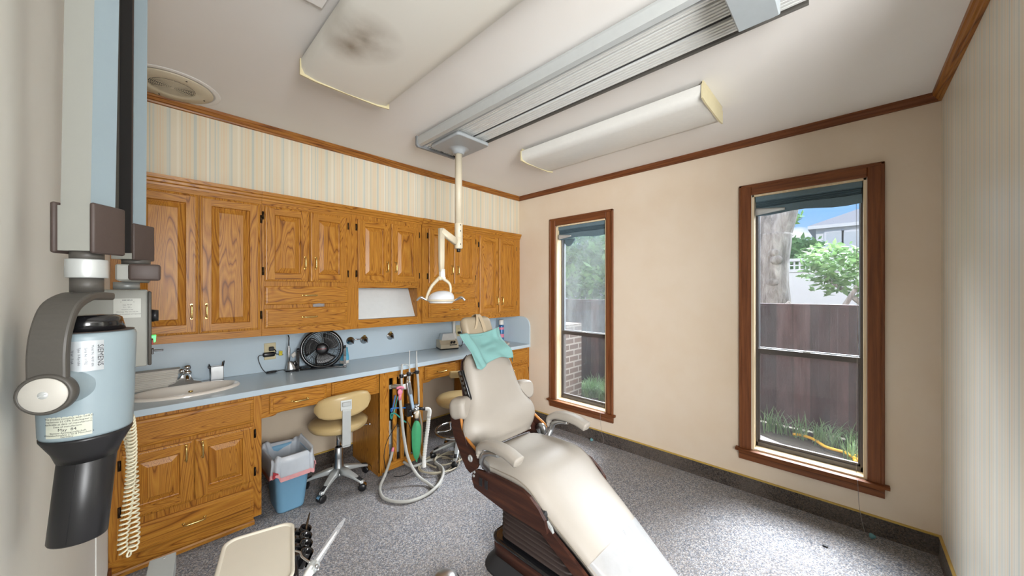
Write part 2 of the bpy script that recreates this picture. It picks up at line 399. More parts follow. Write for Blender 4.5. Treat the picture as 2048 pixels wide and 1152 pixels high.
# window wall with two openings (clear opening inside the casing)
W1 = (1.612, 2.182, .285, 2.075); W2 = (-.072, .49, .30, 2.075)
b = MB()
XO = XB+.12
def wseg(y0, y1, z0, z1): b.box(XB, XO, y0, y1, z0, z1)
wseg(YR-.1, W2[0], 0, ZC); wseg(W2[1], W1[0], 0, ZC); wseg(W1[1], YW+.12, 0, ZC)
for W in (W1, W2): wseg(W[0], W[1], 0, W[2]); wseg(W[0], W[1], W[3], ZC)
struct('wall_back', b, M['wallb'])
b = MB().box(XE, 3.3, -7, 9, ZC+.11, ZC+.2); struct('sun_block_slab', b, M['ceil'])  # unseen slab added to hold the sun off the board fence
b = MB(); ve = XO+.07
ys_ = [-7, W2[0]-.02, W2[1]+.02, W1[0]-.02, W1[1]+.02, 9]
for a_, c_ in ((0, 1), (2, 3), (4, 5)): b.box(XO+.001, ve, ys_[a_], ys_[c_], -.3, ZC+.1)
for W in (W1, W2): b.box(XO+.001, ve, W[0]-.02, W[1]+.02, -.3, W[2]-.01).box(XO+.001, ve, W[0]-.02, W[1]+.02, W[3]+.02, ZC+.1)
struct('wall_exterior', b, plain('brown brick wall', '#6d584b', .9, var=.2, scale=12))  # unseen outer skin added, dark to cut light bounced onto the fence
b = MB().box(XB, XO, -7, YR-.1, -.3, ZC+.1).box(XB, XO, YW+.12, 9, -.3, ZC+.1); struct('wall_sun_block', b, M['walln'])  # unseen house mass added to block sun from the fence
# crown trims
def crown_prof(d): return [(0, 0), (.012, .002), (.014, .01), (.022, .014), (.028, .024), (.034, .028), (.036, .044), (0, .044)]
zc0 = ZC-.0441
b = MB(); P = crown_prof(0)
b.prism([(YS-a, zc0+c) for a, c in P], 'x', XN, XB); struct('trim_1', b, M['trimh'])
b = MB(); b.prism([(XB-a, zc0+c) for a, c in P], 'y', YR, YS); struct('trim_2', b, M['caseh'])
b = MB(); b.prism([(YR+a, zc0+c) for a, c in P], 'x', XN, XB); struct('trim_3', b, M['trimh'])
# carpet cove bases with a yellow edge strip
def cove(name, poly3, strip):
    o = struct(name, poly3, M['cove']); strip.build('edge_strip', M['brasstrim'], o)
cp = [(0, 0), (.016, 0), (.010, .012), (.008, .1), (0, .1)]
sp_ = [(0, .1), (.011, .1), (.011, .107), (.004, .109), (0, .109)]
cove('baseboard_back', MB().prism([(XB-a, z) for a, z in cp], 'y', YR, 2.6), MB().prism([(XB-a, z) for a, z in sp_], 'y', YR, 2.6))
cove('baseboard_right', MB().prism([(YR+a, z) for a, z in cp], 'x', 1.5, XB-.016), MB().prism([(YR+a, z) for a, z in sp_], 'x', 1.5, XB-.011))
cove('baseboard_kneehole', MB().prism([(YW-a, z) for a, z in cp], 'x', .48, 2.27), MB().prism([(YW-a, z) for a, z in sp_], 'x', .48, 2.27))
b = MB().box(XN, XN+.012, 2.2, 2.56, 0, .085, .003); struct('baseboard_near', b, M['casev'])
b = MB().box(XN, XN+.003, 1.96, 1.972, .02, .62); struct('trim_4', b, M['walln'])

# ------------------------------------------------------------------ windows
def window(n, W, haze_top, haze_bot, zm, shade_drop, lab):
    y0, y1, z0, z1 = W
    b = MB()
    cw = .062
    def board(ya, yb, za, zb, m):   # casing with a stepped inner bead
        b.box(XB-.017, XB, ya, yb, za, zb, .004, m)
    board(y0-cw-.01, y0-.004, z0, z1+cw, 0); board(y1+.004, y1+cw+.01, z0, z1+cw, 0); board(y0-.004, y1+.004, z1, z1+cw, 1)
    for ya, yb in ((y0-cw-.012, y0-cw+.006), (y1+cw-.006, y1+cw+.012)): b.box(XB-.024, XB, ya, yb, z0, z1+cw+.012, .004, 0)
    b.box(XB-.024, XB, y0-cw-.012, y1+cw+.012, z1+cw-.006, z1+cw+.012, .004, 1)
    o = struct('window_%d' % n, b, [M['casev'], M['caseh']])
    s = MB()    # stool and apron
    s.prism([(XB-.045, z0), (XB-.038, z0-.016), (XB, z0-.018), (XB, z0+.002), (XB-.04, z0+.002)], 'y', y0-cw-.032, y1+cw+.032)
    s.prism([(XB-.018, z0-.075), (XB, z0-.075), (XB, z0-.018), (XB-.034, z0-.018), (XB-.030, z0-.03), (XB-.022, z0-.036)], 'y', y0-cw-.012, y1+cw+.012)
    s.build('sill', M['caseh'], o)
    j = MB(); t = .012
    j.box(XB, XO+.0, y0, y0+t, z0, z1); j.box(XB, XO, y1-t, y1, z0, z1); j.box(XB, XO, y0, y1, z1-t, z1); j.box(XB-.002, XO, y0, y1, z0-.002, z0+.012)
    j.build('jamb', M['jamb'], o)
    fx0, fx1 = XO-.05, XO+.02
    a0, a1 = y0+t, y1-t; c0, c1 = z0+.012, z1-t
    f = MB()
    for ya, yb in ((a0, a0+.012), (a1-.012, a1)): f.box(fx0, fx1, ya, yb, c0, c1, .002)
    f.box(fx0, fx1, a0, a1, c0, c0+.03, .002); f.box(fx0, fx1, a0, a1, c1-.03, c1, .002)
    fo = f.build('frame', M['winframe'], o)
    g0, g1 = a0+.008, a1-.008
    up = MB()
    for q in ((g0, g0+.009, zm, c1-.02), (g1-.009, g1, zm, c1-.02)): up.box(fx0+.034, fx0+.05, *q, .001)
    up.box(fx0+.034, fx0+.05, g0, g1, zm-.004, zm+.014, .001)
    uo = up.build('upper_sash', M['sashwhite'], o)
    MB().box(fx0+.041, fx0+.043, g0+.006, g1-.006, zm+.008, c1-.02).build('pane', haze_top, uo)
    lo = MB()
    for q in ((g0, g0+.014, c0+.02, zm+.006), (g1-.014, g1, c0+.02, zm+.006)): lo.box(fx0+.008, fx0+.028, *q, .002)
    lo.box(fx0+.004, fx0+.030, g0, g1, zm-.028, zm+.008, .003); lo.box(fx0+.008, fx0+.028, g0, g1, c0+.02, c0+.045, .002)
    lo.box(fx0, fx0+.008, (g0+g1)/2-.05, (g0+g1)/2+.05, zm+.002, zm+.008, .001)
    loo = lo.build('lower_sash', M['winframe'], o)
    MB().box(fx0+.017, fx0+.019, g0+.012, g1-.012, c0+.035, zm-.02).build('pane', haze_bot, loo)
    lk = MB().box(fx0-.006, fx0+.006, (g0+g1)/2-.028, (g0+g1)/2+.012, zm+.008, zm+.018, .002); lk.build('sash_lock', M['alum'], o)
    return o, (a0, a1, fx0, c1)
w1, d1 = window(1, W1, M['glass_haze'], M['glass'], .985, .12, '')
w2, d2 = window(2, W2, M['glass'], M['glass_dirty'], .995, .12, '')
# pleated shades pulled up to the window heads, one with a bent end
def shade(name, lab, d, drop, broken):
    a0, a1, x, zt = d
    t = thing(name, lab, 'window shade', (x-.03, (a0+a1)/2, zt-drop))
    b = MB().box(x-.055, x-.012, a0+.004, a1-.004, zt-.034, zt+.002, .003); b.build('headrail', M['shade'], t)
    n = 7; b = MB(); pr = []
    for k in range(n+1): pr.append((x-.05+(.012 if k % 2 else 0), zt-.034-k*.006))
    pr2 = [(p+.026, z) for p, z in pr[::-1]]
    b.prism(pr+pr2, 'y', a0+.008, a1-.008); b.build('pleats', M['shade'], t)
    b = MB(); rr = []
    zb = zt-.034-n*.006
    for k in range(9):
        y = a0+.006+(a1-a0-.012)*k/8
        sag = .008*math.sin(k*1.1)
        rr.append([(x-.052+.03*0, y, zb-sag*.3), (x-.02, y, zb-sag*.3), (x-.018, y, zb-.045-sag), (x-.044, y, zb-.052-sag)])
    b.loft(rr, 0, False); b.build('bottom_rail', M['shade'], t)
    if broken:
        b = MB().sheet(lambda u, v: (x-.06-.012*math.sin(v*3), a1-.01-.16*u, zb-.004-.05*v*(1-.75*u)-.02*u), 8, 4, .004); b.build('bent_slat', M['alum'], t)
    return t
shade('window_shade', 'grey pleated shade bunched at the head of the wide window by the wallpaper', d2, .12, True)
t_ = shade('window_shade', 'grey pleated shade with a torn drooping flap at the head of the narrow window', d1, .12, True)
b = MB().sheet(lambda u, v: (d1[2]-.03, d1[1]-.06-.13*u, d1[3]-.13-.075*v*math.sin(PI*(.15+.8*u))), 8, 5, .003); b.build('torn_flap', M['shade'], t_)
# lift cords
def cord(lab, pts, tassel, tm):
    t = thing('shade_cord', lab, 'cord', pts[-1])
    MB().tube(pts, .0012, 5, 6).build('cord', M['string'], t)
    x, y, z = tassel
    MB().lathe([(0, 0), (.013, .003), (.016, .012), (.006, .028), (.0, .03)], Matrix.Translation((x, y, z))@Matrix.Rotation(R(80), 4, 'X'), 10).build('tassel', M['teal_cord'], t)
yq = -.03
cord('thin cord with a teal tassel hanging from the wide window onto the carpet', [(XB+.05, yq, 2.0), (XB+.045, yq-.004, 1.2), (XB+.02, yq, .36), (XB-.05, yq-.005, .296), (XB-.052, yq-.012, .15), (XB-.05, yq-.03, .035), (XB-.066, yq-.04, .012)], (XB-.07, yq-.05, .013), 0)
yq = 1.65
cord('thin cord with a small tassel hanging from the narrow window onto the carpet', [(XB+.05, yq, 2.0), (XB+.045, yq-.004, 1.2), (XB+.02, yq, .34), (XB-.05, yq-.005, .286), (XB-.052, yq-.02, .12), (XB-.05, yq-.04, .03), (XB-.06, yq+.05, .005), (XB-.05, yq+.09, .012)], (XB-.048, yq+.1, .013), 0)
# ================================================================== CABINETS
def rectring(b, r0, y0, r1, y1, m=0):
    """sloped border between two rectangles (x0,x1,z0,z1) facing -Y"""
    (a0, a1, c0, c1), (e0, e1, g0, g1) = r0, r1
    A = [(a0, y0, c0), (a1, y0, c0), (a1, y0, c1), (a0, y0, c1)]; B = [(e0, y1, g0), (e1, y1, g0), (e1, y1, g1), (e0, y1, g1)]
    b.add(A+B, [(k, (k+1) % 4, 4+(k+1) % 4, 4+k) for k in range(4)], m)
def inset(r, d): return (r[0]+d, r[1]-d, r[2]+d, r[3]-d)
def quad(b, r, y, m=0): b.add([(r[0], y, r[2]), (r[1], y, r[2]), (r[1], y, r[3]), (r[0], y, r[3])], [(0, 1, 2, 3)], m)
def panel_door(b, r, yf, w=.052, t=.02):
    """raised-panel door; frame butt-jointed so the rails get level grain"""
    y = yf-t
    rectring(b, r, yf, r, y+.006); rectring(b, r, y+.006, inset(r, .005), y+.003); rectring(b, inset(r, .005), y+.003, inset(r, .011), y+.002); rectring(b, inset(r, .011), y+.002, inset(r, .013), y)
    o = inset(r, .013); i = inset(r, w)
    for q, m in (((o[0], i[0], o[2], o[3]), 0), ((i[1], o[1], o[2], o[3]), 0), ((i[0], i[1], o[2], i[2]), 1), ((i[0], i[1], i[3], o[3]), 1)): quad(b, q, y, m)
    rectring(b, i, y, inset(i, .005), y+.011); rectring(b, inset(i, .005), y+.011, inset(i, .008), y+.012)
    k = min(.034, .32*(i[1]-i[0]))
    rectring(b, inset(i, .008), y+.012, inset(i, k), y+.0025); rectring(b, inset(i, k), y+.0025, inset(i, k+.001), y+.001); quad(b, inset(i, k+.001), y+.001)
def drawer_front(b, r, yf, t=.02, m=1):
    y = yf-t
    rectring(b, r, yf, r, y+.008, m); rectring(b, r, y+.008, inset(r, .005), y+.004, m); rectring(b, inset(r, .005), y+.004, inset(r, .016), y+.003, m); rectring(b, inset(r, .016), y+.003, inset(r, .018), y, m); quad(b, inset(r, .018), y, m)
def pull(x, z, y, vert=True, L=.078, name='handle', parent=None):
    b = MB(); h = L/2
    for s in (-1, 1):
        p = (x, y, z+s*h) if vert else (x+s*h, y, z)
        b.cyl(p, (p[0], y-.003, p[2]), .0075, .006, 10); b.cyl((p[0], y-.002, p[2]), (p[0], y-.026, p[2]), .0032, .0032, 8)
    q = [(x, y-.024, z-h), (x, y-.028, z-h*.6), (x, y-.028, z+h*.6), (x, y-.024, z+h)] if vert else [(x-h, y-.024, z), (x-h*.6, y-.028, z), (x+h*.6, y-.028, z), (x+h, y-.024, z)]
    b.tube(q, [.0034, .0048, .0048, .0034], 8, 4); return b.build(name, M['brass'], parent)
def hinge(x, z, y, parent):
    b = MB().box(x-.006, x+.006, y-.005, y, z-.026, z+.026, .002).cyl((x, y-.007, z-.022), (x, y-.007, z+.022), .005, None, 8)
    return b.build('hinge', M['bronze'], parent)
OAK = [M['oakv'], M['oakh']]
def add_door(par, r, yf, hside, pside, pz, hz=None):
    b = MB(); panel_door(b, r, yf); d = b.build('door', OAK, par)
    x = r[1]-.03 if pside > 0 else r[0]+.03
    pull(x, pz, yf-.02, True, parent=d)
    xh = r[0]-.008 if hside < 0 else r[1]+.008
    for z in (hz or (r[2]+.09*(r[3]-r[2])+.02, r[3]-.09*(r[3]-r[2])-.02)): hinge(xh, z, yf, par)
    return d
def add_drawer(par, r, yf, name='drawer', handle=True, hx=None):
    b = MB(); drawer_front(b, r, yf); d = b.build(name, OAK, par)
    if handle: pull(hx if hx is not None else (r[0]+r[1])/2, (r[2]+r[3])/2, yf-.02, False, .085, parent=d)
    return d
YF = 2.70
def crown_cab(b, x0, x1, y, m=1, z=1.985):
    pr = [(y, z), (y-.006, z), (y-.008, z+.012), (y-.016, z+.018), (y-.018, z+.03), (y-.026, z+.036), (y-.028, z+.055), (y, z+.055)]
    b.prism(pr, 'x', x0, x1, m)
def wallcab(x0, x1, lab, yf=YF, niche=None):
    t = thing('wall_cabinet', lab, 'cabinet', ((x0+x1)/2, 2.88, 1.12), 'oak wall cabinets')
    b = MB(); zb, zt = 1.12, 2.04
    if niche:
        n0, n1, m0, m1 = niche
        b.box(x0, x1, yf, YW, m1, zt, .001); b.box(x0, n0, yf, YW, zb, m1, .001); b.box(n1, x1, yf, YW, zb, m1, .001); b.box(n0, n1, yf, YW, zb, m0, .001, 1)
        b.box(n0, n1, yf-.001, yf+.01, m1, m1+.026, 0, 1)
    else:
        b.box(x0, x1, yf, YW, zb, zt, .001)
        b.box(x0+.001, x1-.001, yf-.0006, yf+.001, zb+.001, zb+.045, 0, 1); b.box(x0+.001, x1-.001, yf-.0006, yf+.001, 1.96, 2.03, 0, 1)
    b.build('body', OAK, t)
    b = MB(); crown_cab(b, x0, x1, yf, 0); b.build('crown_moulding', M['oakh'], t)
    return t
u1 = wallcab(XN, .506, 'oak wall cabinet with two tall doors at the end by the x-ray arm')
add_door(u1, (-.085, .2035, 1.165, 1.958), YF, -1, 1, 1.293); add_door(u1, (.2075, .495, 1.165, 1.958), YF, 1, -1, 1.293)
u2 = wallcab(.5065, 1.064, 'oak wall cabinet with two short doors over two drawers, above the black fan')
add_door(u2, (.520, .775, 1.472, 1.955), YF, -1, 1, 1.60); add_door(u2, (.781, 1.031, 1.472, 1.955), YF, 1, -1, 1.60)
add_drawer(u2, (.520, 1.031, 1.319, 1.439), YF); add_drawer(u2, (.520, 1.031, 1.169, 1.294), YF)
u3 = wallcab(1.0645, 1.667, 'oak wall cabinet with two short doors over an open niche with a sloping white back', niche=(1.118, 1.622, 1.186, 1.432))
add_door(u3, (1.108, 1.366, 1.476, 1.955), YF, -1, 1, 1.60); add_door(u3, (1.378, 1.632, 1.476, 1.955), YF, 1, -1, 1.60)
b = MB().prism([(2.735, 1.188), (2.75, 1.188), (2.865, 1.43), (2.85, 1.43)], 'x', 1.119, 1.621); b.build('niche_back', M['niche'], u3)
YF4 = 2.692
u4 = wallcab(1.6675, 2.274, 'oak wall cabinet with two short doors over two drawers, behind the dental lamp', YF4)
add_door(u4, (1.726, 1.996, 1.473, 1.960), YF4, -1, 1, 1.60); add_door(u4, (2.003, 2.262, 1.473, 1.960), YF4, 1, -1, 1.60)
add_drawer(u4, (1.726, 2.262, 1.327, 1.447), YF4, hx=2.03); add_drawer(u4, (1.726, 2.262, 1.170, 1.297), YF4, hx=1.99)
u5 = wallcab(2.2745, 2.926, 'oak wall cabinet with two tall narrow doors in the corner by the window wall', YF4)
add_door(u5, (2.318, 2.580, 1.175, 1.965), YF4, -1, 1, 1.30); add_door(u5, (2.588, 2.858, 1.175, 1.965), YF4, 1, -1, 1.30)
# crumpled scrap of clear tape between the drawers of the second cabinet
b = MB().sheet(lambda u, v: (.80+.075*u, YF-.002-.008*math.sin(u*3)*v-.004, 1.297+.022*v+.006*u*v), 6, 4, .0008)
tag(b.build('tape_scrap', M['film']), 'scrap of clear tape stuck between two cabinet drawers above the fan', 'tape')

# ---- counter, splashbacks
b = MB()
HOLE = []
b.box(XN+.001, 2.927, 2.533, 3.0545, .787, .82, .0012)
tag(b.build('countertop', M['lam']), 'long pale blue laminate countertop running under the oak wall cabinets', 'countertop')
b = MB().box(XN+.001, 2.909, 3.055, 3.069, .8205, 1.119, .001)
tag(b.build('backsplash', M['lam']), 'pale blue laminate splashback along the wall behind the counter', 'splashback')
pts = [(3.0545, .8205), (3.0545, 1.118), (2.64, 1.118)]+[(2.64-.105*math.sin(R(a)), 1.013+.105*math.cos(R(a))) for a in range(9, 91, 9)]+[(2.535, .8205)]
b = MB().prism(pts, 'x', 2.91, 2.9275)
tag(b.build('end_splash', M['lam']), 'pale blue end splash with a rounded front corner at the window wall', 'splashback')

# ---- base units
yb = 2.55
t = thing('sink_base_cabinet', 'oak base cabinet under the white sink with two doors and a wide drawer', 'cabinet', (.17, 2.8, 0))
b = MB().box(XN+.001, .477, yb, 3.05, .065, .786, .001); b.box(XN+.002, .436, yb-.0006, yb+.001, .06, .11, 0, 1); b.build('body', OAK, t)
b = MB().box(XN+.001, .447, 2.60, 3.0, 0, .065, .001); b.prism([(2.60, 0), (2.588, 0), (2.589, .016), (2.594, .025), (2.60, .028)], 'x', XN+.001, .45, 0); b.build('toe_kick', M['oakh'], t)
add_drawer(t, (-.086, .436, .632, .768), yb, 'false_front', False)
add_door(t, (-.086, .173, .287, .611), yb, -1, 1, .552); add_door(t, (.178, .436, .287, .611), yb, 1, -1, .552)
add_drawer(t, (-.086, .436, .114, .249), yb)
def apron(x0, x1, lab, drs, ogee):
    t = thing('kneehole_apron', lab, 'drawer unit', ((x0+x1)/2, 2.6, .64))
    e = .06
    poly = [(x0, .787), (x0, .638), (x0+e, .638), (x0+e+.012, .642), (x0+e+.02, .65), (x0+e+.035, .652), (x0+e+.05, .656)]
    if ogee: poly += [(x1-e-.05, .656), (x1-e-.035, .652), (x1-e-.02, .65), (x1-e-.012, .642), (x1-e, .638), (x1, .638)]
    else: poly += [(x1, .656)]
    poly += [(x1, .787)]
    b = MB().prism(poly, 'y', 2.56, 2.58, 1); b.build('apron_board', OAK, t)
    b = MB().box(x0+.03, x1-.03, 2.5805, 2.95, .66, .78); b.build('drawer_box', M['oakh'], t)
    for r, h in drs: add_drawer(t, r, 2.56, handle=h)
    return t
apron(.478, 1.2135, 'oak apron with two shallow drawers over the kneehole with the waste bin', [((.517, .842, .657, .768), True), ((.873, 1.19, .657, .778), False)], True)
apron(1.5865, 2.279, 'oak apron with two shallow drawers over the kneehole behind the dental chair', [((1.604, 1.921, .663, .772), True), ((1.975, 2.262, .663, .772), True)], False)
# slatted tower
t = thing('slatted_cabinet', 'oak counter support cabinet with an open slatted front holding the hoses', 'cabinet', (1.4, 2.8, 0))
x0, x1 = 1.214, 1.586
b = MB(); b.box(x0, x0+.02, yb, 3.05, .03, .786, .001); b.box(x1-.02, x1, yb, 3.05, .03, .786, .001)
b.box(x0, x0+.075, yb-.001, yb+.018, .03, .786, .001); b.box(x1-.045, x1, yb-.001, yb+.018, .03, .786, .001)
b.box(x0+.075, x1-.045, yb-.001, yb+.018, .735, .786, .001, 1); b.box(x0+.075, x1-.045, yb-.001, yb+.018, .03, .085, .001, 1); b.box(x0+.03, x1, 2.60, 2.62, 0, .03, 0, 1); b.box(x0, x0+.03, 2.57, 3.05, 0, .03)
b.build('body', OAK, t)
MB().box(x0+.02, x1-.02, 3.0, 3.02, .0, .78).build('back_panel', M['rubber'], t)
for k in range(4):
    x = x0+.075+.033+k*.061
    MB().box(x, x+.03, yb-.002, yb+.016, .084, .736, .002).build('slat', M['oakv'], t)
MB().box(x0+.085, x0+.097, yb+.02, yb+.03, .22, .40, .001).box(x0+.12, x0+.24, yb+.08, yb+.3, .1, .3, .01).build('junction_box', M['alum'], t)
# right base
t = thing('base_cabinet', 'oak base cabinet under the small right-hand sink beside the window wall', 'cabinet', (2.6, 2.8, 0))
b = MB().box(2.28, 2.926, yb, 3.05, .065, .786, .001); b.build('body', OAK, t)
MB().box(2.31, 2.926, 2.60, 3.0, 0, .065).build('toe_kick', M['oakh'], t)
add_drawer(t, (2.315, 2.895, .634, .768), yb, 'false_front', False)
add_door(t, (2.315, 2.603, .10, .613), yb, -1, 1, .55); add_door(t, (2.609, 2.895, .10, .613), yb, 1, -1, .55)
# ================================================================== COUNTER-TOP THINGS
def boolean_cut(objs, cutters):
    for o in objs:
        for c in cutters:
            md = o.modifiers.new('cut', 'BOOLEAN'); md.object = c; md.solver = 'EXACT'; md.operation = 'DIFFERENCE'
        dg = bpy.context.evaluated_depsgraph_get(); me = bpy.data.meshes.new_from_object(o.evaluated_get(dg))
        o.modifiers.clear(); o.data = me
    for c in cutters: bpy.data.objects.remove(c)
def ell(cx, cy, rx, ry, z, n=40): return [(cx+rx*math.cos(2*PI*k/n), cy+ry*math.sin(2*PI*k/n), z) for k in range(n)]
ZT = .82
def sink(lab, cx, cy, rx, ry, mat):
    cut = MB().loft([ell(cx, cy, rx-.012, ry-.012, .66), ell(cx, cy, rx-.012, ry-.012, .9)], sm=False).build('cut', mat)
    t = thing('sink', lab, 'sink', (cx, cy, ZT))
    prof = [(0, .0005), (.0, .006), (-.004, .012), (-.012, .016), (-.022, .015), (-.03, .008), (-.036, -.005), (-.045, -.03), (-.065, -.075), (-.10, -.105), (-.15, -.112)]
    b = MB(); rings = [ell(cx, cy, max(rx+d, .02), max(ry+d, .02), ZT+z) for d, z in prof]; b.loft(rings, cap=False)
    b.loft([ell(cx, cy, .02, .02, ZT-.112), ell(cx, cy, .001, .001, ZT-.113)], cap=False)
    b.build('basin', mat, t)
    MB().lathe([(0, .003), (.018, .003), (.022, 0), (.022, -.004)], Matrix.Translation((cx, cy, ZT-.109)), 16).build('drain', M['chrome'], t)
    MB().sphere((cx+.02, cy+ry-.05, ZT-.028), .009, 8, 0, (1.4, .5, .8)).build('overflow_hole', M['brass'], t)
    return cut
ct = [o for o in bpy.data.objects if o.name == 'countertop'][0]
cuts = [sink('white oval sink set in the counter by the x-ray control box', .165, 2.80, .245, .165, M['porc']), sink('beige oval sink half hidden behind the dental chair at the window wall', 2.60, 2.80, .225, .16, M['porcb'])]
bods = [c for o in bpy.data.objects if o.name in ('sink_base_cabinet', 'base_cabinet') for c in o.children if c.name.startswith('body')]
boolean_cut([ct]+bods, cuts)
# faucet of the white sink
t = thing('faucet', 'chrome two-handle faucet behind the white oval sink', 'faucet', (.165, 2.95, ZT+.016))
ZF = ZT+.0165; yF = 2.945
b = MB(); b.prism([(.085, ZF), (.238, ZF), (.233, ZF+.010), (.200, ZF+.020), (.188, ZF+.045), (.182, ZF+.060), (.148, ZF+.060), (.138, ZF+.042), (.113, ZF+.016), (.088, ZF+.009)], 'y', yF-.02, yF+.02); b.build('body', M['chrome'], t)
b = MB(); b.tube([(.166, yF, ZF+.048), (.166, yF-.05, ZF+.062), (.166, yF-.09, ZF+.056), (.166, yF-.11, ZF+.04)], [.014, .013, .0115, .011], 12, 5); b.build('spout', M['chrome'], t)
b = MB().lathe([(.0, 0), (.019, 0), (.022, .010), (.019, .02), (.011, .026), (.016, .034), (.0185, .044), (.016, .053), (.0, .058)], Matrix.Translation((.172, yF+.004, ZF+.058)), 18); b.build('knob', M['chrome'], t)
b = MB().sphere((.146, yF+.01, ZF+.08), .016, 14); b.build('knob', M['chrome'], t)
# stack of folded towels
for k in range(11):
    dx, dy = random.uniform(-.004, .004), random.uniform(-.004, .004)
    z = ZT+.001+k*.0101
    b = MB().box(-.10+dx, .125+dx+k*.0015, 2.966+dy, 3.046+dy, z, z+.0099, .003)
    tag(b.build('folded_paper_towel', M['paper']), 'folded white paper towel in the stack beside the white oval sink', 'paper towel', 'stack of folded paper towels')
# square metal instrument holder
t = thing('instrument_cup', 'small square metal holder with instrument tips behind the white sink', 'holder', (.32, 3.0, ZT))
b = MB(); x0, x1, y0, y1 = .285, .350, 2.975, 3.03
for q in ((x0, x0+.002, y0, y1), (x1-.002, x1, y0, y1), (x0, x1, y0, y0+.002), (x0, x1, y1-.002, y1)): b.box(*q, ZT+.001, ZT+.094)
b.box(x0, x1, y0, y1, ZT+.001, ZT+.004); b.build('cup', M['alu'], t)
MB().box(x0-.012, x0+.004, y0+.02, y0+.03, ZT+.085, ZT+.10, .002).build('clip', M['black'], t)
for k, (dx, h, m) in enumerate(((.006, .112, 'black'), (.05, .12, 'chrome'), (.058, .125, 'black'))):
    b = MB().cyl((x0+dx, 3.0, ZT+.01), (x0+dx+(.012 if k else -.012), 3.0, ZT+h), .003, .003, 8); b.build('instrument', M[m], t)
# wall outlets
def outlet(lab, x, z):
    t = thing('wall_outlet', lab, 'outlet', (x, 3.054, z-.06))
    b = MB().box(x-.036, x+.036, 3.049, 3.055, z-.06, z+.06, .002); b.build('cover_plate', M['cream'], t)
    for s in (-1, 1):
        b = MB().prism([(x+.017*math.cos(2*PI*k/16), z+s*.02+.014*math.sin(2*PI*k/16)) for k in range(16)], 'y', 3.047, 3.0495); q = b.build('socket', M['cream'], t)
        MB().box(x-.007, x-.005, 3.0465, 3.0472, z+s*.02-.003, z+s*.02+.006).box(x+.005, x+.007, 3.0465, 3.0472, z+s*.02-.003, z+s*.02+.006).build('slots', M['black'], q)
outlet('cream wall outlet with a black adapter plugged in, left of the fan', .622, .968)
outlet('cream wall outlet behind the small beige machine', 2.335, .975)
t = thing('power_adapter', 'black power adapter hanging from the left wall outlet with a coiled cable', 'adapter', (.60, 3.03, ZT))
b = MB().box(.612, .642, 3.02, 3.046, .972, 1.002, .004); b.build('plug', M['black'], t)
b = MB().box(.574, .648, 3.016, 3.044, .932, .964, .009, seg=2); b.build('body', M['black'], t)
b = MB().tube([(.640, 3.03, .985), (.652, 3.02, .97), (.648, 3.02, .95)], .003, 6, 4)
b.tube([(.574, 3.03, .948), (.552, 3.03, .945), (.548, 3.03, .92), (.566, 3.02, .86), (.585, 3.0, .828), (.60, 2.99, .825)], .0024, 6, 5)
for k in range(3): b.tube([(.585+.06*(.5-.5*math.cos(a))+.004*k, 2.985+.01*math.sin(a)+.004*k, .824+.003*k) for a in [2*PI*j/12 for j in range(12)]], .0028, 6, 0, 0, True)
b.tube([(.64, 2.985, .826), (.68, 2.98, .832), (.70, 2.985, .826), (.72, 3.0, .824)], .0024, 6, 4)
b.tube([(.648, 3.03, .948), (.68, 3.03, .94), (.70, 3.03, .935)], .0024, 6, 4)
b.build('cable', M['cable'], t)
b = MB().sheet(lambda u, v: (.672+.022*u, 3.024+.003*math.sin(v*5), .932+.036*v-.004*u*v), 4, 4, .001); b.build('yellow_tag', M['yellowtag'], t, label='yellow warning tag on the cable')
# curing light
cx, cy = .735, 2.95
t = thing('curing_light', 'silver pen-like curing light standing in its charging base beside the black fan', 'dental tool', (cx, cy, ZT))
def eb(cx, cy, rx, ry, z, dx=0): return ell(cx+dx, cy, rx, ry, z, 24)
b = MB().loft([eb(cx, cy, .040, .032, ZT+.001), eb(cx, cy, .040, .032, ZT+.008)], cap=True); b.build('foot', M['black'], t)
b = MB().loft([eb(cx, cy, .039, .031, ZT+.008), eb(cx, cy, .037, .029, ZT+.02), eb(cx, cy, .029, .023, ZT+.045, -.004), eb(cx, cy, .019, .016, ZT+.068, -.010), eb(cx, cy, .012, .012, ZT+.074, -.012)]); b.build('charging_base', M['alu'], t)
b = MB().sphere((cx+.018, cy-.012, ZT+.052), .016, 12, 0, (1, .6, 1.3)); b.build('rest', M['blackgl'], t)
px = cx-.018
b = MB().lathe([(0, 0), (.0085, 0), (.009, .05), (.0088, .10), (.006, .112), (.005, .12)], Matrix.Translation((px, cy, ZT+.068)), 16); b.build('handpiece', M['alu'], t)
b = MB().tube([(px, cy, ZT+.185), (px, cy, ZT+.22), (px+.002, cy+.004, ZT+.245), (px, cy+.02, ZT+.262)], [.0042, .004, .0035, .0035], 8, 4); b.build('light_guide', M['black'], t)
b = MB().tube([(cx+.03, cy, ZT+.012), (cx+.06, cy-.005, ZT+.02), (cx+.05, cy+.03, ZT+.012), (cx+.03, cy+.07, ZT+.008), (cx+.01, cy+.085, ZT+.02)], .0032, 6, 5); b.build('cable', M['cable'], t)
b = MB().sheet(lambda u, v: (cx+.008+.026*u-.014*v+.014, cy+.05, ZT+.085+.022*u+.026*v), 3, 3, .0006)
tag(b.build('paper_tag', M['paper']), 'small white paper tag on the cable between the curing light and the fan', 'tag')
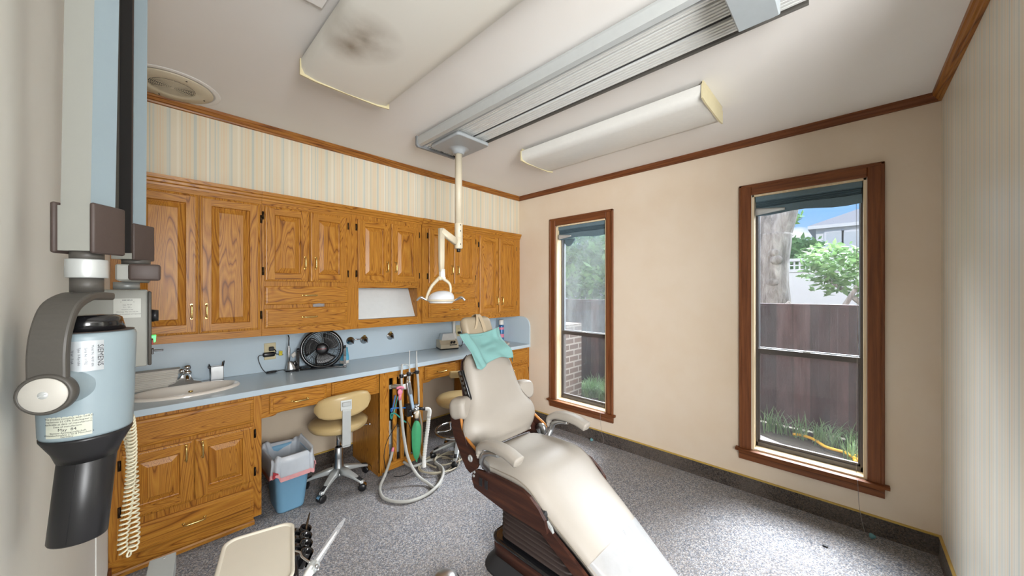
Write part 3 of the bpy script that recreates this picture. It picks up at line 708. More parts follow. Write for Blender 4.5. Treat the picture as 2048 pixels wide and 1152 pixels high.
# desk fan
fx, fy, fz = .925, 2.90, .968
t = thing('desk_fan', 'black round desk fan on a U stand on the counter', 'fan', (fx, fy, ZT))
FR = Matrix.Translation((fx, fy, fz))@Matrix.Rotation(R(-20), 4, 'Z')@Matrix.Rotation(R(84), 4, 'X')
b = MB().lathe([(.128, -.02), (.140, -.032), (.148, -.02), (.150, .012), (.143, .034), (.132, .038), (.126, .030), (.126, .0), (.128, -.02)], FR, 48); b.build('rim', M['blackgl'], t)
b = MB()
for rr in (.045, .085, .115): b.lathe([(rr-.0012, .034), (rr+.0012, .034), (rr+.0012, .037), (rr-.0012, .037), (rr-.0012, .034)], FR, 40)
for k in range(46):
    a = 2*PI*k/46; pts = []
    for q in range(5):
        rr = .034+(.13-.034)*q/4; aa = a+.5*(q/4)**1.5; pts.append(FR@Vector((rr*math.cos(aa), rr*math.sin(aa), .036-.004*(q/4)**2)))
    b.tube(pts, .0013, 4, 0)
b.build('front_grille', M['blackgl'], t)
b = MB().lathe([(0, .046), (.026, .045), (.036, .040), (.038, .032), (.0, .03)], FR, 28); hub = b.build('hub_cap', M['black'], t)
b = MB(); text(b, 'Honeywell', .0135, lambda x, y: FR@Vector((x, y, .0468))); b.build('lettering', M['redink'], hub, fix=False)
b = MB()
for k in range(3):
    a0 = 2*PI*k/3+.5
    def bl(u, v, a0=a0):
        rr = .025+.092*u; a = a0+(v-.5)*(1.15+.35*math.sin(u*2.6))+.35*u
        return FR@Vector((rr*math.cos(a), rr*math.sin(a), .008-.022*(v-.5)))
    b.sheet(bl, 8, 8, .0015)
b.cyl(FR@Vector((0, 0, -.02)), FR@Vector((0, 0, .028)), .03, .03, 20); b.build('blades', M['black'], t)
b = MB()
for k in range(14):
    a = 2*PI*k/14; b.tube([FR@Vector((.035*math.cos(a), .035*math.sin(a), -.03)), FR@Vector((.13*math.cos(a+.3), .13*math.sin(a+.3), -.026))], .0016, 4)
b.lathe([(0, -.045), (.04, -.042), (.045, -.028), (.0, -.026)], FR, 20); b.build('rear_grille', M['black'], t)
FB = Matrix.Translation((fx, fy, 0))@Matrix.Rotation(R(-20), 4, 'Z')
b = MB()
for s in (-1, 1):
    b.prism([(-.022, ZT+.001), (.022, ZT+.001), (.016, ZT+.08), (.012, fz+.008), (-.012, fz+.008), (-.016, ZT+.08)], 'x', s*.157-.009, s*.157+.009, 0, FB)
    b.cyl(FB@Vector((s*.15, 0, fz)), FB@Vector((s*.166, 0, fz)), .016, .014, 14)
    b.box(s*.157-.012, s*.157+.012, -.06, .06, ZT+.0008, ZT+.012, .003, 0, FB)
b.box(-.15, .15, -.045, -.01, ZT+.001, ZT+.015, .004, 0, FB); b.box(-.15, .15, .02, .05, ZT+.001, ZT+.012, .004, 0, FB); b.build('stand', M['blackgl'], t)
b = MB().tube([FB@Vector((.05, .04, ZT+.03)), FB@Vector((-.05, .07, ZT+.02)), FB@Vector((-.14, .06, ZT+.012)), FB@Vector((-.2, .03, ZT+.008))], .003, 6, 4); b.build('cable', M['cable'], t)
# stack of paper cups, upside down
for k in range(5):
    z = ZT+.001+k*.012
    b = MB().lathe([(.034, z), (.036, z+.002), (.034, z+.006), (.024, z+.078), (.0, z+.078)], Matrix.Translation((1.115, 2.97, 0)), 24)
    tag(b.build('paper_cup', M['cupblue'] if k > 1 else M['paper']), 'paper cup nested in the short upside-down stack beside the black fan', 'cup', 'nested paper cups by the fan')
# gas and air valves on the splashback
def valve(lab, x, z, lever):
    t = thing('wall_valve', lab, 'valve', (x, 3.05, z), 'valves on the splashback')
    Mv = Matrix.Translation((x, 3.0545, z))@Matrix.Rotation(R(90), 4, 'X')
    b = MB().lathe([(0, 0), (.035, 0), (.035, .004), (.03, .009), (.016, .011), (.014, .022), (0, .022)], Mv, 28); b.build('rose', M['chrome'], t)
    b = MB().lathe([(.010, .02), (.012, .026), (.012, .034), (.008, .038), (.008, .05), (0, .052)], Mv, 16); b.cyl((x, 3.02, z), (x+.012, 3.01, z-.02), .005, .004, 8); b.build('spigot', M['bronze'], t)
    b = MB()
    if lever: b.tube([(x+.004, 3.02, z+.004), (x+.03, 3.005, z+.012), (x+.07, 3.0, z+.012)], [.007, .006, .004], 8, 4)
    else: b.box(x-.008, x+.008, 3.035, 3.053, z+.028, z+.042, .002)
    b.build('lever' if lever else 'tab', M['chrome'] if lever else M['brass'], t)
valve('chrome wall valve with a lever right beside the fan and cups', 1.195, .984, True)
valve('middle chrome wall valve between the lever valve and the lone valve', 1.312, .981, False)
valve('lone chrome wall valve on the splashback left of the beige machine', 1.555, .991, False)
# amalgamator
t = thing('amalgamator', 'small beige amalgamator with a silver hood and black base on the counter', 'machine', (2.13, 2.95, ZT))
A = Matrix.Translation((2.115, 2.945, ZT))@Matrix.Rotation(R(-18), 4, 'Z')
b = MB().box(-.095, .095, -.075, .075, .001, .014, .004, 0, A); b.build('base', M['black'], t)
b = MB().prism([(-.078, .014), (.078, .014), (.074, .09), (-.028, .095), (-.076, .05)], 'x', -.092, .092, 0, A); b.build('housing', M['beige'], t)
b = MB()
r0 = [(-.072, -.04, .09), (.072, -.04, .09), (.072, .068, .09), (-.072, .068, .09)]; r1 = [(-.055, -.026, .155), (.055, -.026, .155), (.055, .06, .155), (-.055, .06, .155)]
b.loft([r0, r1], sm=False, M=A); b.build('hood', M['alu'], t)
def fr(p): return A@Vector(p)
for x in (.02, .048): MB().cyl(fr((x, -.066, .065)), fr((x, -.084, .078)), .011, .010, 14).build('knob', M['black'], t)
MB().box(.0, .075, -.079, -.07, .042, .05, 0, 0, A).build('label_strip', M['ink'], t)
b = MB().tube([fr((.09, .02, .03)), (2.29, 2.95, .826), (2.335, 2.98, .85), (2.37, 3.01, .90), (2.36, 3.03, .95), (2.335, 3.04, .955)], .004, 8, 5); b.box(2.32, 2.35, 3.02, 3.046, .943, .968, .004); b.build('power_cord', M['cable'], t)
# white bottle with a long neck behind
t = thing('wash_bottle', 'tall white plastic bottle with a long neck behind the amalgamator', 'bottle', (2.27, 3.0, ZT))
b = MB().lathe([(0, .001), (.032, .001), (.034, .01), (.034, .10), (.026, .13), (.013, .15), (.012, .20), (.016, .25), (.016, .28), (0, .285)], Matrix.Translation((2.245, 3.01, ZT)), 20); b.build('bottle', M['white'], t)
# spray can
t = thing('spray_can', 'blue and white aerosol can standing in the corner beside the rounded end splash', 'aerosol can', (2.845, 2.95, ZT))
Mv = Matrix.Translation((2.838, 2.90, ZT))
b = MB().lathe([(0, .001), (.03, .001), (.031, .006), (.031, .18), (.026, .195), (0, .197)], Mv, 22); b.build('can', plain('blue printed can', '#3f6f9f', .35, .2, var=.5, scale=30), t)
b = MB().lathe([(.027, .195), (.027, .245), (.022, .25), (0, .25)], Mv, 22); b.build('cap', M['white'], t)
b = MB().lathe([(.0314, .05), (.0314, .09)], Mv, 22); b.lathe([(.0314, .14), (.0314, .165)], Mv, 22); b.build('printed_band', M['pink'], t)
# ================================================================== BIN, STOOLS
t = thing('waste_bin', 'pale blue plastic waste bin with a white drawstring liner under the counter', 'waste bin', (.645, 2.69, 0))
def rr(cx, cy, w, h, r, z, n=5): return [(cx+x, cy+y, z) for x, y in rrect(w, h, r, n)]
b = MB(); prof = [(.15, .21, .0015), (.156, .216, .012), (.205, .30, .33), (.222, .317, .335), (.222, .317, .345), (.20, .295, .345), (.195, .29, .32), (.15, .21, .02)]
b.loft([rr(.645, 2.69, w_, h_, .035, z) for w_, h_, z in prof], cap=True); b.build('bin', M['blue_bin'], t)
N = 48
def lring(w_, h_, z, amp, dz, k0):
    out = []; base = rrect(w_, h_, .05, 11)
    for k, (x, y) in enumerate(base):
        a = 2*PI*k/len(base); f = 1+amp*math.sin(9*a+k0)+amp*.7*math.sin(17*a+2*k0)
        out.append((.645+x*f, 2.69+y*f, z+dz*math.sin(3*a+k0*.7)+dz*.5*math.sin(8*a)))
    return out
b = MB()
b.loft([lring(.13, .18, .10, .03, .01, 1), lring(.175, .26, .25, .02, .006, 2), lring(.196, .292, .335, .008, .004, 0), lring(.215, .31, .372, .02, .012, 1), lring(.236, .332, .374, .014, .016, 2), lring(.236, .338, .34, .02, .01, 2.4), lring(.244, .35, .28, .03, .016, 3.1), lring(.246, .356, .255, .035, .02, 3.3)], cap=False)
ln = b.build('liner', M['bag'], t)
b = MB().loft([[(x, y, z+.014) for x, y, z in lring(.25, .36, .262, .03, .018, 3.2)], [(x, y, z-.012) for x, y, z in lring(.254, .364, .262, .03, .018, 3.2)]], cap=False); b.build('drawstring_hem', plain('pink drawstring hem', '#d69a9c', .5, var=.4, scale=12), ln)
b = MB().sheet(lambda u, v: (.545+.03*u-.02, 2.505+.012*u+.004*math.sin(v*6), .27+.045*v*(1-.5*u)), 5, 5, .001); b.build('red_tab', M['redink'], ln)

def stool(lab, cx, cy, zs, rot, tilt, base_rot, back, ring):
    t = thing('operator_stool', lab, 'stool', (cx, cy, 0), 'tan operator stools')
    T = Matrix.Translation((cx, cy, 0)); B = T@Matrix.Rotation(base_rot, 4, 'Z')
    prof = [(0, 0), (.15, 0), (.178, .008), (.19, .022), (.195, .04), (.192, .052), (.178, .064), (.14, .074), (.07, .078), (0, .079)]
    b = MB().lathe(prof, T@Matrix.Translation((0, 0, zs-.06)), 40); b.build('seat', M['tan'], t)
    b = MB().lathe([(.1925, .044), (.1965, .047), (.1925, .05)], T@Matrix.Translation((0, 0, zs-.06)), 40); b.build('piping', M['tan'], t)
    b = MB().lathe([(0, .0), (.06, .0), (.07, .012), (.05, .02)], T@Matrix.Translation((0, 0, zs-.085)), 20); b.cyl((cx, cy, .24), (cx, cy, zs-.06), .015, .015, 16); b.build('gas_column', M['chrome'], t)
    b = MB().lathe([(.026, .19), (.028, .2), (.028, .27), (.022, .275)], T, 20); b.lathe([(.026, .20), (.034, .12), (.045, .09), (.05, .07), (.03, .06)], T, 20); b.build('hub', M['alu'], t)
    b = MB()
    for s in (0, 2.4):
        d = Vector((math.cos(rot+s), math.sin(rot+s), 0)); b.tube([Vector((cx, cy, zs-.075)), Vector((cx, cy, zs-.08))+d*.12, Vector((cx, cy, zs-.085))+d*.22], .005, 8, 4); b.sphere(Vector((cx, cy, zs-.085))+d*.22, .009, 10)
    b.build('height_lever', M['chrome'], t)
    for k in range(5):
        a = 2*PI*k/5
        rings = []
        for rr_, w_, h_, z in ((.03, .05, .05, .105), (.08, .048, .036, .10), (.15, .04, .026, .082), (.195, .034, .022, .066), (.22, .03, .02, .056)):
            rings.append([B@Matrix.Rotation(a, 4, 'Z')@Vector((rr_, x, z+y)) for x, y in rrect(w_, h_, .009, 3)])
        leg = MB().loft(rings).build('leg', M['alum'], t)
        b = MB().sheet(lambda u, v: B@Matrix.Rotation(a, 4, 'Z')@Vector((.145+.07*u, (v-.5)*(.03-.006*u), .0925-.021*u)), 3, 2, .003); b.build('tread_strip', M['rubber'], leg)
        cm = B@Matrix.Rotation(a, 4, 'Z')@Matrix.Translation((.22, 0, .027))@Matrix.Rotation(.6+k*1.3, 4, 'Z')
        b = MB()
        for s in (-1, 1): b.lathe([(0, s*.006), (.024, s*.006), (.026, s*.01), (.026, s*.02), (.022, s*.025), (0, s*.026)], cm@Matrix.Rotation(R(90), 4, 'X'), 18)
        b.build('caster', M['black'], t)
        b = MB().lathe([(.0275, -.014), (.028, 0), (.0275, .014)], cm@Matrix.Rotation(R(90), 4, 'X'), 18, a0=20, a1=220); b.cyl(cm@Vector((0, 0, .02)), cm@Vector((0, 0, .04)), .006, .006, 8); b.build('caster_hood', M['chrome'], t)
    bm_ = T@Matrix.Rotation(rot, 4, 'Z')   # local -y = side of the backrest
    if back:
        rings = []
        for k in range(15):
            u = -1+2*k/14; x = u*.18; hh = .082*(1-abs(u)**3.5*.55); th = .028*(1-abs(u)**4*.5)
            if k in (0, 14): hh *= .45; th *= .4
            y = -.215+.055*u*u
            rings.append([bm_@Vector((x, y+q[0], zs+.155+tilt*x+q[1])) for q in rrect(2*th, 2*hh, min(th, hh)*.95, 4)])
        b = MB().loft(rings); b.build('backrest', M['tan'], t)
        b = MB().prism([(-.252, zs+.135), (-.247, zs+.20), (-.235, zs+.20), (-.238, zs+.13)], 'x', -.034, .034, 0, bm_); b.box(-.028, .028, -.262, -.246, zs+.16, zs+.19, .004, 0, bm_); b.build('clamp', M['alum'], t)
        b = MB().prism([(-.256, zs+.14), (-.262, zs+.13), (-.255, zs-.10), (-.245, zs-.115), (-.243, zs-.1), (-.246, zs+.14)], 'x', -.026, .026, 0, bm_)
        b.prism([(-.25, zs-.115), (-.25, zs-.10), (0, zs-.07), (0, zs-.085)], 'x', -.02, .02, 0, bm_); b.build('back_bracket', M['alum'], t)
    else:
        b = MB().loft([[Vector((1.765, 2.405, zs+.205))+Vector((.86, -.51, 0))*(f*.34)+Vector((.51, .86, 0))*x*e+Vector((0, 0, z*e)) for x, z in rrect(.045, .056, .014, 3)] for f, e in ((-.04, .6), (-.02, .95), (0, 1), (1, 1), (1.03, .7))]); b.build('torso_bar', M['tan'], t)
        b = MB().tube([(1.97, 2.285, zs+.19), (1.97, 2.285, zs-.02), (1.9, 2.36, zs-.075)], .011, 8, 5); b.build('back_bracket', M['chrome'], t)
        b = MB().tube([B@Vector((.20*math.cos(2*PI*k/28), .20*math.sin(2*PI*k/28), .215)) for k in range(28)], .009, 8, 0, 0, True)
        for k in range(3):
            a = 2*PI*k/3+.4; b.tube([B@Vector((.03*math.cos(a), .03*math.sin(a), .30)), B@Vector((.075*math.cos(a), .075*math.sin(a), .28)), B@Vector((.08*math.cos(a), .08*math.sin(a), .22)), B@Vector((.20*math.cos(a), .20*math.sin(a), .215))], .008, 8, 5)
        b.lathe([(.026, .29), (.032, .292), (.032, .312), (.026, .315)], T, 16); b.build('foot_ring', M['chrome'], t)
    return t
stool('tan operator stool with a curved backrest tucked in the kneehole beside the waste bin', 0.966, 2.68, .475, R(-9), .06, R(-66), True, False)
stool('tan assistant stool with a chrome foot ring, half hidden behind the dental chair', 1.86, 2.42, .50, R(-78), .0, R(8), False, True)
# ================================================================== SMALL FLOOR THINGS
b = MB().box(2.585, 2.60, .085, .107, .001, .007, .001, 0); tag(b.build('plastic_chip', M['black']), 'small black plastic chip lying on the carpet in front of the wide window', 'debris')
t = thing('foot_control', 'chrome domed foot control on the carpet beside the dental chair base', 'foot control', (1.0, 1.39, 0))
b = MB().lathe([(.0, .001), (.072, .001), (.075, .012), (.068, .018)], Matrix.Translation((.99, 1.40, 0)), 28); b.build('base', M['rubber'], t)
b = MB().lathe([(.067, .016), (.061, .032), (.04, .046), (.015, .052), (0, .053)], Matrix.Translation((.99, 1.40, 0)), 28); b.build('pedal_dome', M['alu'], t)
# ================================================================== DENTAL CHAIR (long axis along Y, head towards the cabinets)
CX = 1.475
t = chair = thing('dental_chair', 'beige dental chair with rosewood side panels in the middle of the room', 'dental chair', (CX, 1.0, 0))
def RR(cx, cy, w, h, r, z, n=5): return [(cx+x, cy+y, z) for x, y in rrect(w, h, r, n)]
BYC = 1.065
b = MB().loft([RR(CX, BYC, .58, .65, .10, .0015), RR(CX, BYC, .575, .645, .10, .012), RR(CX, BYC, .50, .57, .09, .06), RR(CX, BYC, .48, .55, .08, .068)]); b.build('base_skirt', M['rubber'], t)
b = MB().loft([RR(CX, BYC, .49, .56, .06, .068), RR(CX, BYC, .49, .56, .06, .135)]); b.build('base_band', M['rosewood'], t)
b = MB().loft([RR(CX, BYC, .497, .567, .062, .1352), RR(CX, BYC, .50, .57, .064, .142), RR(CX, BYC, .494, .564, .06, .15), RR(CX, BYC, .46, .53, .05, .151)]); b.build('base_rim', M['blackgl'], t)
b = MB(); rings = []
nf = 8
for k in range(nf*6+1):
    f = k/(nf*6); z = .151+.195*f; a = k/6*2*PI; s = .020*(.5-.5*math.cos(a)); ya_ = .84+.13*f; yb_ = 1.285
    rings.append(RR(CX, (ya_+yb_)/2, .405+2*s, yb_-ya_+2*s, .055, z))
b.loft(rings); b.build('bellows', plain('dark brown rubber bellows', '#3a302d', .45), t)
# seat and leg rest: one long pad
ST = [(1.45, .505, .235, .06), (1.42, .522, .245, .07), (1.34, .532, .25, .075), (1.24, .538, .252, .075), (1.14, .538, .25, .075), (1.07, .518, .247, .075), (1.02, .485, .243, .075), (.965, .438, .238, .07), (.90, .392, .232, .065), (.82, .338, .223, .06), (.74, .280, .213, .058), (.64, .205, .203, .056), (.54, .130, .194, .054), (.45, .065, .187, .05), (.425, .045, .17, .03)]
S2 = crom([(y, z, hw) for y, z, hw, th in ST], 4); T2 = crom([(th, 0, 0) for y, z, hw, th in ST], 4)
def path_n(P, i):
    a = P[max(i-1, 0)]; c = P[min(i+1, len(P)-1)]; d = Vector((0, c[0]-a[0], c[1]-a[1])).normalized()
    return Vector((0, d.z, -d.y)) if d.y < 0 else Vector((0, -d.z, d.y))
def up_n(P, i):
    a = P[max(i-1, 0)]; c = P[min(i+1, len(P)-1)]; dy, dz = c[0]-a[0], c[1]-a[1]; l = math.hypot(dy, dz)
    n = Vector((0, -dz/l, dy/l)); return n if n.z > 0 else -n
rings = []; edge_l = []; edge_r = []
for i, p in enumerate(S2):
    y, z, hw = p; th = T2[i][0]; n = up_n(S2, i); o = Vector((CX, y, z)); ring = []
    crown = .020
    for q in range(13):
        u = -1+2*q/12
        e = (1-abs(u)**7)
        dip = -.010*math.exp(-((y-1.27)/.07)**2)*math.exp(-((u-.05)/.35)**2)
        ring.append(o+Vector((hw*u, 0, 0))+n*(crown*(1-u*u)-.022*(1-e)+dip))
    for q in range(13):
        u = 1-2*q/12; ring.append(o+Vector((hw*u*.985, 0, 0))+n*(-th+.012*(abs(u)**8)))
    rings.append(ring); edge_l.append(o+Vector((-hw-.001, 0, 0))+n*(-.028)); edge_r.append(o+Vector((hw+.001, 0, 0))+n*(-.028))
b = MB().loft(rings); seat = b.build('seat_cushion', M['vinyl'], t)
b = MB().tube(edge_l, .0022, 6).tube(edge_r, .0022, 6); b.build('piping', M['pipe'], seat)
# clear plastic cover over the foot end
i0 = [i for i, p in enumerate(S2) if p[0] < .765][0]
def cov(u, v):
    f = i0+(len(S2)-2-i0)*v; i = int(f); p = S2[i]+(S2[min(i+1, len(S2)-1)]-S2[i])*(f-i); n = up_n(S2, i); uu = -1.012+2.024*u
    w_ = .006*math.exp(-v*9)*max(0, math.sin(uu*9+1))**2+.0015*math.sin(uu*23+v*6)*(1-v)
    e = abs(uu)**10
    return Vector((CX+p[2]*uu*(1.004), p[0], p[1]))+n*(.020*(1-min(1, uu*uu))+.004-.03*e+w_)
b = MB().sheet(cov, 34, 26, 0); b.build('foot_cover', M['film'], t, label='clear plastic cover over the foot end')
# rosewood side panels under the seat
pan = [(1.462, .405), (1.452, .44), (1.425, .463), (1.36, .476), (1.30, .484), (1.20, .487), (1.10, .484), (1.05, .470), (1.0, .437), (.965, .40), (.950, .352), (.957, .340), (1.24, .340), (1.44, .362)]
for s in (-1, 1):
    x0, x1 = sorted((CX+s*.252, CX+s*.268))
    b = MB().prism(pan, 'x', x0, x1); sp = b.build('side_panel', M['rosewood'], t)
    xs = CX+s*.268
    if s < 0:
        for y in (1.385, 1.343):
            b = MB().box(xs-.004, xs, y-.012, y+.012, .392, .438, .002); b.build('rocker_switch', M['black'], sp)
    for y, z in ((1.442, .425), (1.437, .447)):
        b = MB().cyl((xs-.003 if s < 0 else xs, y, z), (xs if s < 0 else xs+.003, y, z), .007, None, 14); b.build('screw', M['alum'], sp)
b = MB().box(CX-.25, CX+.25, .97, 1.44, .345, .425, .01); b.build('seat_frame', M['rubber'], t)
for s in (-1, 1):   # leg-rest side boards
    rings = []
    for i, p in enumerate(S2):
        if p[0] > .97 or i > len(S2)-3: continue
        n = up_n(S2, i); o = Vector((CX+s*(p[2]+.012), p[0], p[1])); k = .036*min(1, (.985-p[0])/.03)
        rings.append([o+Vector((dx, 0, 0))+n*dz for dx, dz in ((-.009, -.052), (.009, -.052), (.009, -.052-.018-k), (-.009, -.052-.018-k))])
    b = MB().loft(rings, sm=False); b.build('leg_rest_board', M['rosewood'], t)
rings = []
for i, p in enumerate(S2):
    if p[0] > 1.0 or i > len(S2)-3: continue
    n = up_n(S2, i); o = Vector((CX, p[0], p[1])); rings.append([o+Vector((dx, 0, 0))+n*dz for dx, dz in ((-p[2]+.01, -.055), (p[2]-.01, -.055), (p[2]-.03, -.085), (-p[2]+.03, -.085))])
b = MB().loft(rings, sm=False); b.build('leg_rest_frame', M['rubber'], t)
b = MB().prism([(.965, .39), (.94, .37), (.925, .335), (.945, .32), (.962, .335)], 'x', CX-.25, CX-.238); b.build('hinge_plate', M['alum'], t)
# backrest pad
BP = [(0.0, .19), (.03, .235), (.07, .272), (.11, .285), (.15, .278), (.19, .25), (.23, .222), (.28, .203), (.34, .194), (.40, .188), (.45, .180), (.49, .166), (.515, .145), (.525, .12)]
b0 = Vector((0, 1.435, .548)); bd = Vector((0, .205, .51)).normalized(); bn = Vector((0, -bd.z, bd.y))   # bn points to the front (-y)
BC = crom([(h, hw, 0) for h, hw in BP], 4); rings = []; pl = []; pr_ = []
for h, hw, _ in BC:
    hw = max(hw, .1); e = min(1, (h+.02)/.06, (.545-h)/.05); o = Vector((CX, 0, 0))+b0+bd*h; ring = []
    bow = .030*math.sin(PI*min(1, h/.3))*(1 if h < .3 else 0)
    for q in range(13):
        u = -1+2*q/12; ring.append(o+Vector((hw*u, 0, 0))+bn*((.018*(1-u*u)+.012+.028*math.exp(-((h-.10)/.08)**2)*(1-u*u))*max(e, .2)-.026*abs(u)**6))
    for q in range(13):
        u = 1-2*q/12; ring.append(o+Vector((hw*u*.99, 0, 0))+bn*(-.085*max(e, .3)+.03*abs(u)**6))
    rings.append(ring); pl.append(o+Vector((-hw-.001, 0, 0))+bn*-.03); pr_.append(o+Vector((hw+.001, 0, 0))+bn*-.03)
b = MB().loft(rings); bk = b.build('backrest', M['vinyl'], t)
b = MB().tube(pl, .0024, 6).tube(pr_, .0024, 6); b.build('piping', M['pipe'], bk)
# bent plywood shell behind the back
rings = []
for h, hw in ((-.02, .262), (.05, .288), (.12, .292), (.18, .272), (.24, .235), (.30, .218), (.42, .203), (.50, .17), (.53, .12)):
    o = Vector((CX, 0, 0))+b0+bd*h; ring = []
    for q in range(17):
        u = -1+2*q/16; dep = -.10+.075*abs(u)**5*(1 if h < .25 else .6); ring.append(o+Vector((hw*u, 0, 0))+bn*dep)
    for q in range(17):
        u = 1-2*q/16; dep = -.10+.075*abs(u)**5*(1 if h < .25 else .6)-.012; ring.append(o+Vector((hw*u*.98, 0, 0))+bn*dep)
    rings.append(ring)
b = MB().loft(rings); b.build('back_shell', M['rosewood'], t)
wing = [(1.385, .515), (1.383, .545), (1.40, .566), (1.455, .592), (1.50, .62), (1.53, .66), (1.548, .72), (1.60, .755), (1.645, .74), (1.60, .60), (1.53, .50), (1.49, .455), (1.455, .44), (1.41, .475)]
for s in (-1, 1):
    x0, x1 = sorted((CX+s*.268, CX+s*.284)); b = MB().prism(wing, 'x', x0, x1); wg = b.build('back_wing', M['rosewood'], t)
    ed = [Vector((CX+s*.276, y, z)) for y, z in wing[1:9]]
    b = MB().tube(crom(ed, 3), .0085, 6); b.build('plywood_edge', M['ply'], wg)
    Mh = Matrix.Translation((CX+s*.284, 1.452, .520))@Matrix.Rotation(R(90*s), 4, 'Y')
    b = MB().lathe([(0, .004), (.008, .004), (.009, .006), (.014, .006), (.017, .004), (.019, 0), (.0, 0)], Mh, 22); b.build('pivot_cap', M['alum'], wg)
    # armrest: aluminium post and padded arm
    xa = CX+s*.288-.010
    b = MB().tube([(CX+s*.238, 1.352, .45), (CX+s*.252, 1.35, .495), (xa, 1.342, .545), (xa, 1.325, .585), (xa, 1.28, .608), (xa, 1.22, .616)], [.0145, .0145, .0135, .0135, .0125, .011], 10, 5, flat=1.25)
    b.lathe([(0, -.012), (.034, -.012), (.036, -.006), (.036, .006), (.034, .012), (0, .012)], Matrix.Translation((CX+s*.262, 1.41, .535))@Matrix.Rotation(R(90), 4, 'Y'), 24); b.build('arm_post', M['alu'], t)
    ap = crom([(1.362, .560), (1.362, .60), (1.345, .64), (1.30, .665), (1.23, .676), (1.16, .672), (1.10, .655), (1.085, .645)], 4); ap = [Vector((0, p.y, p.z)) if False else p for p in ap] if False else crom([(0, 1.365, .560), (0, 1.363, .60), (0, 1.345, .622), (0, 1.30, .643), (0, 1.23, .652), (0, 1.16, .648), (0, 1.10, .632), (0, 1.082, .625)], 4)
    rings = []; NA = len(ap)
    for i, p in enumerate(ap):
        d = (ap[min(i+1, NA-1)]-ap[max(i-1, 0)]).normalized(); n = Vector((0, -d.z, d.y)); n = n if (n.z > 0 or abs(n.z) < .3 and n.y > 0) else -n
        k = i/(NA-1); w_ = .030+.034*min(1, k*1.6); th = .018+.022*min(1, k*1.8); e = min(1, .55+.45*(1-k)*14) if k > .93 else 1
        rings.append([Vector((xa+q[0]*e, p.y, p.z))+n*q[1]*e for q in rrect(w_, th*1.25, min(w_, th)*.45, 4)])
    b = MB().loft(rings); b.build('arm_pad', M['vinyl'], t)
    # elbow bolsters on the sides of the back
    o = Vector((CX+s*.262+.02, 1.585, .748)); F = Matrix.Translation(o)@Matrix.Rotation(R(-18*s), 4, 'Z')@Matrix.Rotation(R(-8), 4, 'X')
    rings = []
    for k in range(9):
        v = k/8; y = .05-.105*v; sc = {0: .72, 1: .92, 8: .74, 7: .93}.get(k, 1)
        rings.append([F@Vector((x*sc, y, z*sc)) for x, z in rrect(.12, .12, .04, 5)])
    b = MB().loft(rings); b.build('side_bolster', M['vinyl'], t)
# black key strip on the left edge of the back
F = Matrix(((1, 0, 0, 0), (0, bn.y, bd.y, 0), (0, bn.z, bd.z, 0), (0, 0, 0, 1)))
o = Vector((CX-.205, 0, 0))+b0+bd*.355+bn*-.03
Mk = Matrix.Translation(o)@F.to_4x4()@Matrix.Rotation(R(-4), 4, 'Y')
b = MB().box(-.012, .006, -.022, .022, -.088, .088, .005, 0, Mk, 2); ks = b.build('key_strip', M['blackgl'], t)
for k in range(6):
    z = -.07+.028*k; b = MB().box(-.0135, -.011, -.008, .008, z-.008, z+.008, .002, 0, Mk); b.build('key', M['dgrey'], ks)
# headrest with its strap
hb = b0+bd*.69+bn*-.045
rings = []
for k in range(11):
    v = -1+2*k/10; h = .072*v; e = (1-abs(v)**5)
    o = Vector((CX, 0, 0))+hb+bd*h
    rings.append([o+Vector((x, 0, 0))+bn*(y*(.35+.65*e)) for x, y in rrect(.232-.05*(abs(v)**6), .066, .028, 4)])
b = MB().loft(rings); b.build('headrest', M['headv'], t)
b = MB().box(-.05, .05, -.01, .01, -.20, .06, .003, 0, Matrix.Translation(Vector((CX, 0, 0))+hb+bn*-.05)@F.to_4x4()); b.build('headrest_slide', M['alu'], t)
b = MB()
for x0, x1, l in ((-.004, -.048, .092), (.006, .024, .118), (.014, .034, .112)):
    pts = [Vector((CX+x0, 0, 0))+hb+bd*.06+bn*-.04, Vector((CX+x0, 0, 0))+hb+bd*.082+bn*-.005, Vector((CX+x0+.002, 0, 0))+hb+bd*.078+bn*.034, Vector((CX+(x0+x1)/2, 0, 0))+hb+bd*.02+bn*.042, Vector((CX+x1, 0, 0))+hb+bd*(.075-l)+bn*.036]
    P = crom(pts, 5); W_ = [.009]*len(P)
    b.loft([[p+Vector((-w_, 0, 0)), p+Vector((w_, 0, 0)), p+Vector((w_, 0, 0))+bn*.0022, p+Vector((-w_, 0, 0))+bn*.0022] for p, w_ in zip(P, W_)], sm=False)
b.build('headrest_strap', plain('taupe strap', '#a8977d', .5), t)
# ------------------------------------------------------------------ paper bib draped below the headrest
def bib(u, v):
    x = -.165+.33*u; h = .655-.212*v
    sag = .020*math.sin(PI*u)*(1-v)
    x = x*(1+.05*v)+.035*v+.01*math.sin(v*4+u*5)*v
    h = h-sag+.018*(u-.3)*(1-v)-(.030*v*math.exp(-((u-.10)/.14)**2))+.02*v*math.exp(-((u-.55)/.2)**2)-.018*v*math.exp(-((u-.97)/.05)**2)
    d = .052+.010*math.sin(u*9+v*2)*(.35+.65*v)+.016*math.exp(-((u-.12-.1*v)/.05)**2)+.014*math.exp(-((u-.86+.03*v)/.05)**2)+.008*math.sin(v*7+u*3)+.007*math.sin(u*15-v*6)*v+.006*math.exp(-((u-.5)/.18)**2-((v-.45)/.2)**2)*math.sin(v*22+u*6)
    kk = min(1, max(0, (h-.50)/.12)); d -= .045*kk*kk*(3-2*kk)
    if abs(x) > .17: d -= .03*(abs(x)-.17)/.03
    return Vector((CX+x-.026, 0, 0))+b0+bd*h+bn*d
